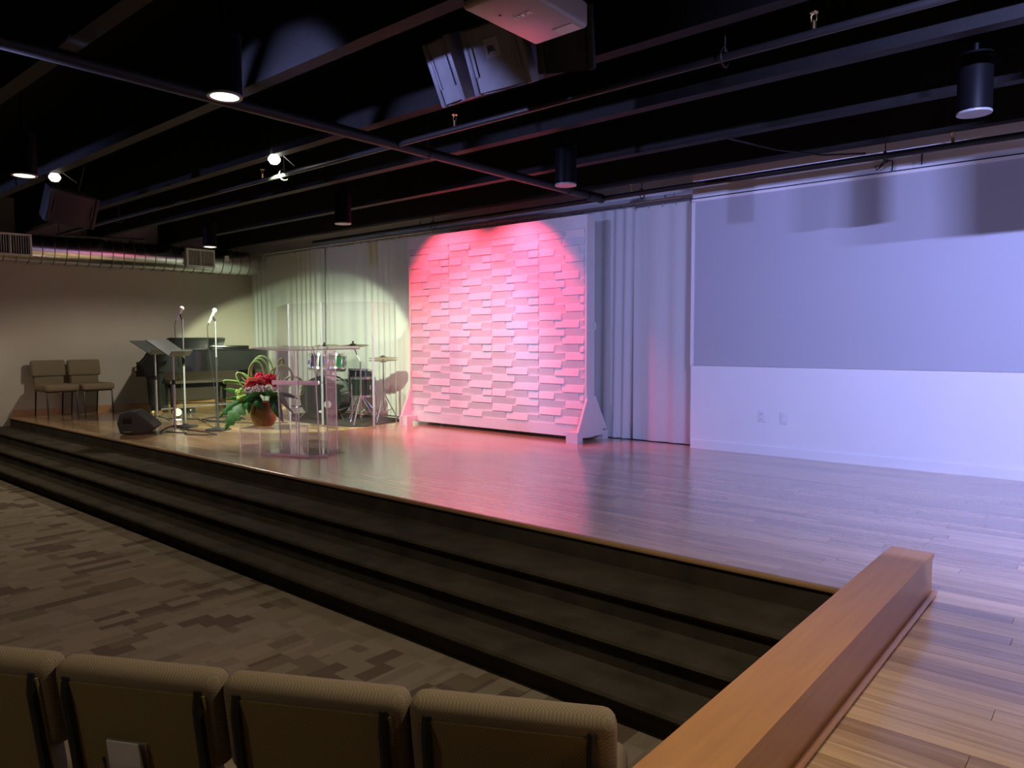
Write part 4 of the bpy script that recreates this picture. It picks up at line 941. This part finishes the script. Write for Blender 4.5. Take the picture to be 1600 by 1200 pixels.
ds = thing('drum_shield', 'tall clear acrylic drum shield around the drum kit', 'drum shield', (-8.4, 5.68, H))
poly = [(-9.95, 6.2), (-9.72, 5.75), (-8.72, 5.50), (-8.05, 5.62), (-7.42, 5.98), (-7.70, 6.60)]
poly = [(-9.75, 6.05), (-8.74, 5.60), (-8.08, 5.66), (-7.42, 5.98), (-7.52, 6.45)]
for i in range(len(poly)-1):
    a, b = Vector(poly[i]+(0,))-Vector((-8.4, 5.68, 0)), Vector(poly[i+1]+(0,))-Vector((-8.4, 5.68, 0)); d = (b-a).normalized(); n = Vector((-d.y, d.x, 0))*0.003
    a2, b2 = a+d*0.012, b-d*0.012; hz = 1.62; z0 = 0.016
    m = MB(); m.add([a2+n+Vector((0, 0, z0)), b2+n+Vector((0, 0, z0)), b2+n+Vector((0, 0, hz)), a2+n+Vector((0, 0, hz)), a2-n+Vector((0, 0, z0)), b2-n+Vector((0, 0, z0)), b2-n+Vector((0, 0, hz)), a2-n+Vector((0, 0, hz))],
                    [(0, 1, 2, 3), (7, 6, 5, 4), (0, 4, 5, 1), (1, 5, 6, 2), (2, 6, 7, 3), (3, 7, 4, 0)]); s = m.build('shield_panel', 'shield', ds)
    m = MB(); m.tube([a2+Vector((0, 0, z0)), a2+Vector((0, 0, hz))], 0.004, 4); m.tube([b2+Vector((0, 0, z0)), b2+Vector((0, 0, hz))], 0.004, 4); m.build('edge', 'acrylic_edge', s)
    if i:
        m = MB(); m.tube([a+Vector((0, 0, z0)), a+Vector((0, 0, 1.2 if i != 2 else 1.25))], 0.012, 6); m.build('hinge', 'acrylic_edge', ds)

# ------------------------------------------------------------------ wall details on the screen wall
def outlet(x, z, label, duplex):
    o = thing('wall_outlet', label, 'outlet', (x, 6.94, z))
    MB().rbox(-0.035, 0.035, -0.008, 0.0, -0.058, 0.058, 0.003, 2).build('cover_plate', 'outlet', o)
    for s in (-1, 1):
        m = MB(); m.rbox(-0.015, 0.015, -0.011, -0.007, s*0.024-0.014, s*0.024+0.014, 0.002, 1); p = m.build('socket', 'outlet', o)
        if duplex:
            for t in (-1, 1): MB().box(t*0.006-0.0015, t*0.006+0.0015, -0.012, -0.0105, s*0.024-0.005, s*0.024+0.006).build('slot', 'ink', p)
outlet(-2.715, 0.855, 'white duplex outlet low on the wall under the grey screen, nearer the curtain', True)
outlet(-2.505, 0.85, 'white blank outlet plate low on the wall, right of the duplex outlet', False)
wr = thing('cable_tangle', 'tangle of dark cable hanging from the wall above the grey screen', 'cable', (-1.66, 6.92, 3.08))
m = MB(); m.tube([(-0.02, 0, 0.09), (-0.01, -0.02, 0.04), (-0.05, -0.03, 0.0), (-0.09, -0.02, 0.01), (-0.07, -0.03, -0.03), (-0.03, -0.03, 0.0), (0.02, -0.02, 0.04), (0.05, -0.02, 0.03), (0.05, -0.02, -0.05)], 0.006, 6); m.build('loop', 'cable', wr)
m = MB(); m.tube([(0.05, -0.01, 0.10), (0.13, -0.02, 0.09), (0.18, -0.02, 0.07)], 0.006, 6); m.build('tail', 'cable', wr)
m = MB(); m.tube([(0.27, -0.01, 0.06), (0.27, -0.01, -0.03)], 0.006, 6); m.build('drop', 'cable', wr)
m = MB(); m.box(0.07, 0.2, 0.0, 0.018, -0.05, 0.06); m.build('junction_box', 'wall', wr)
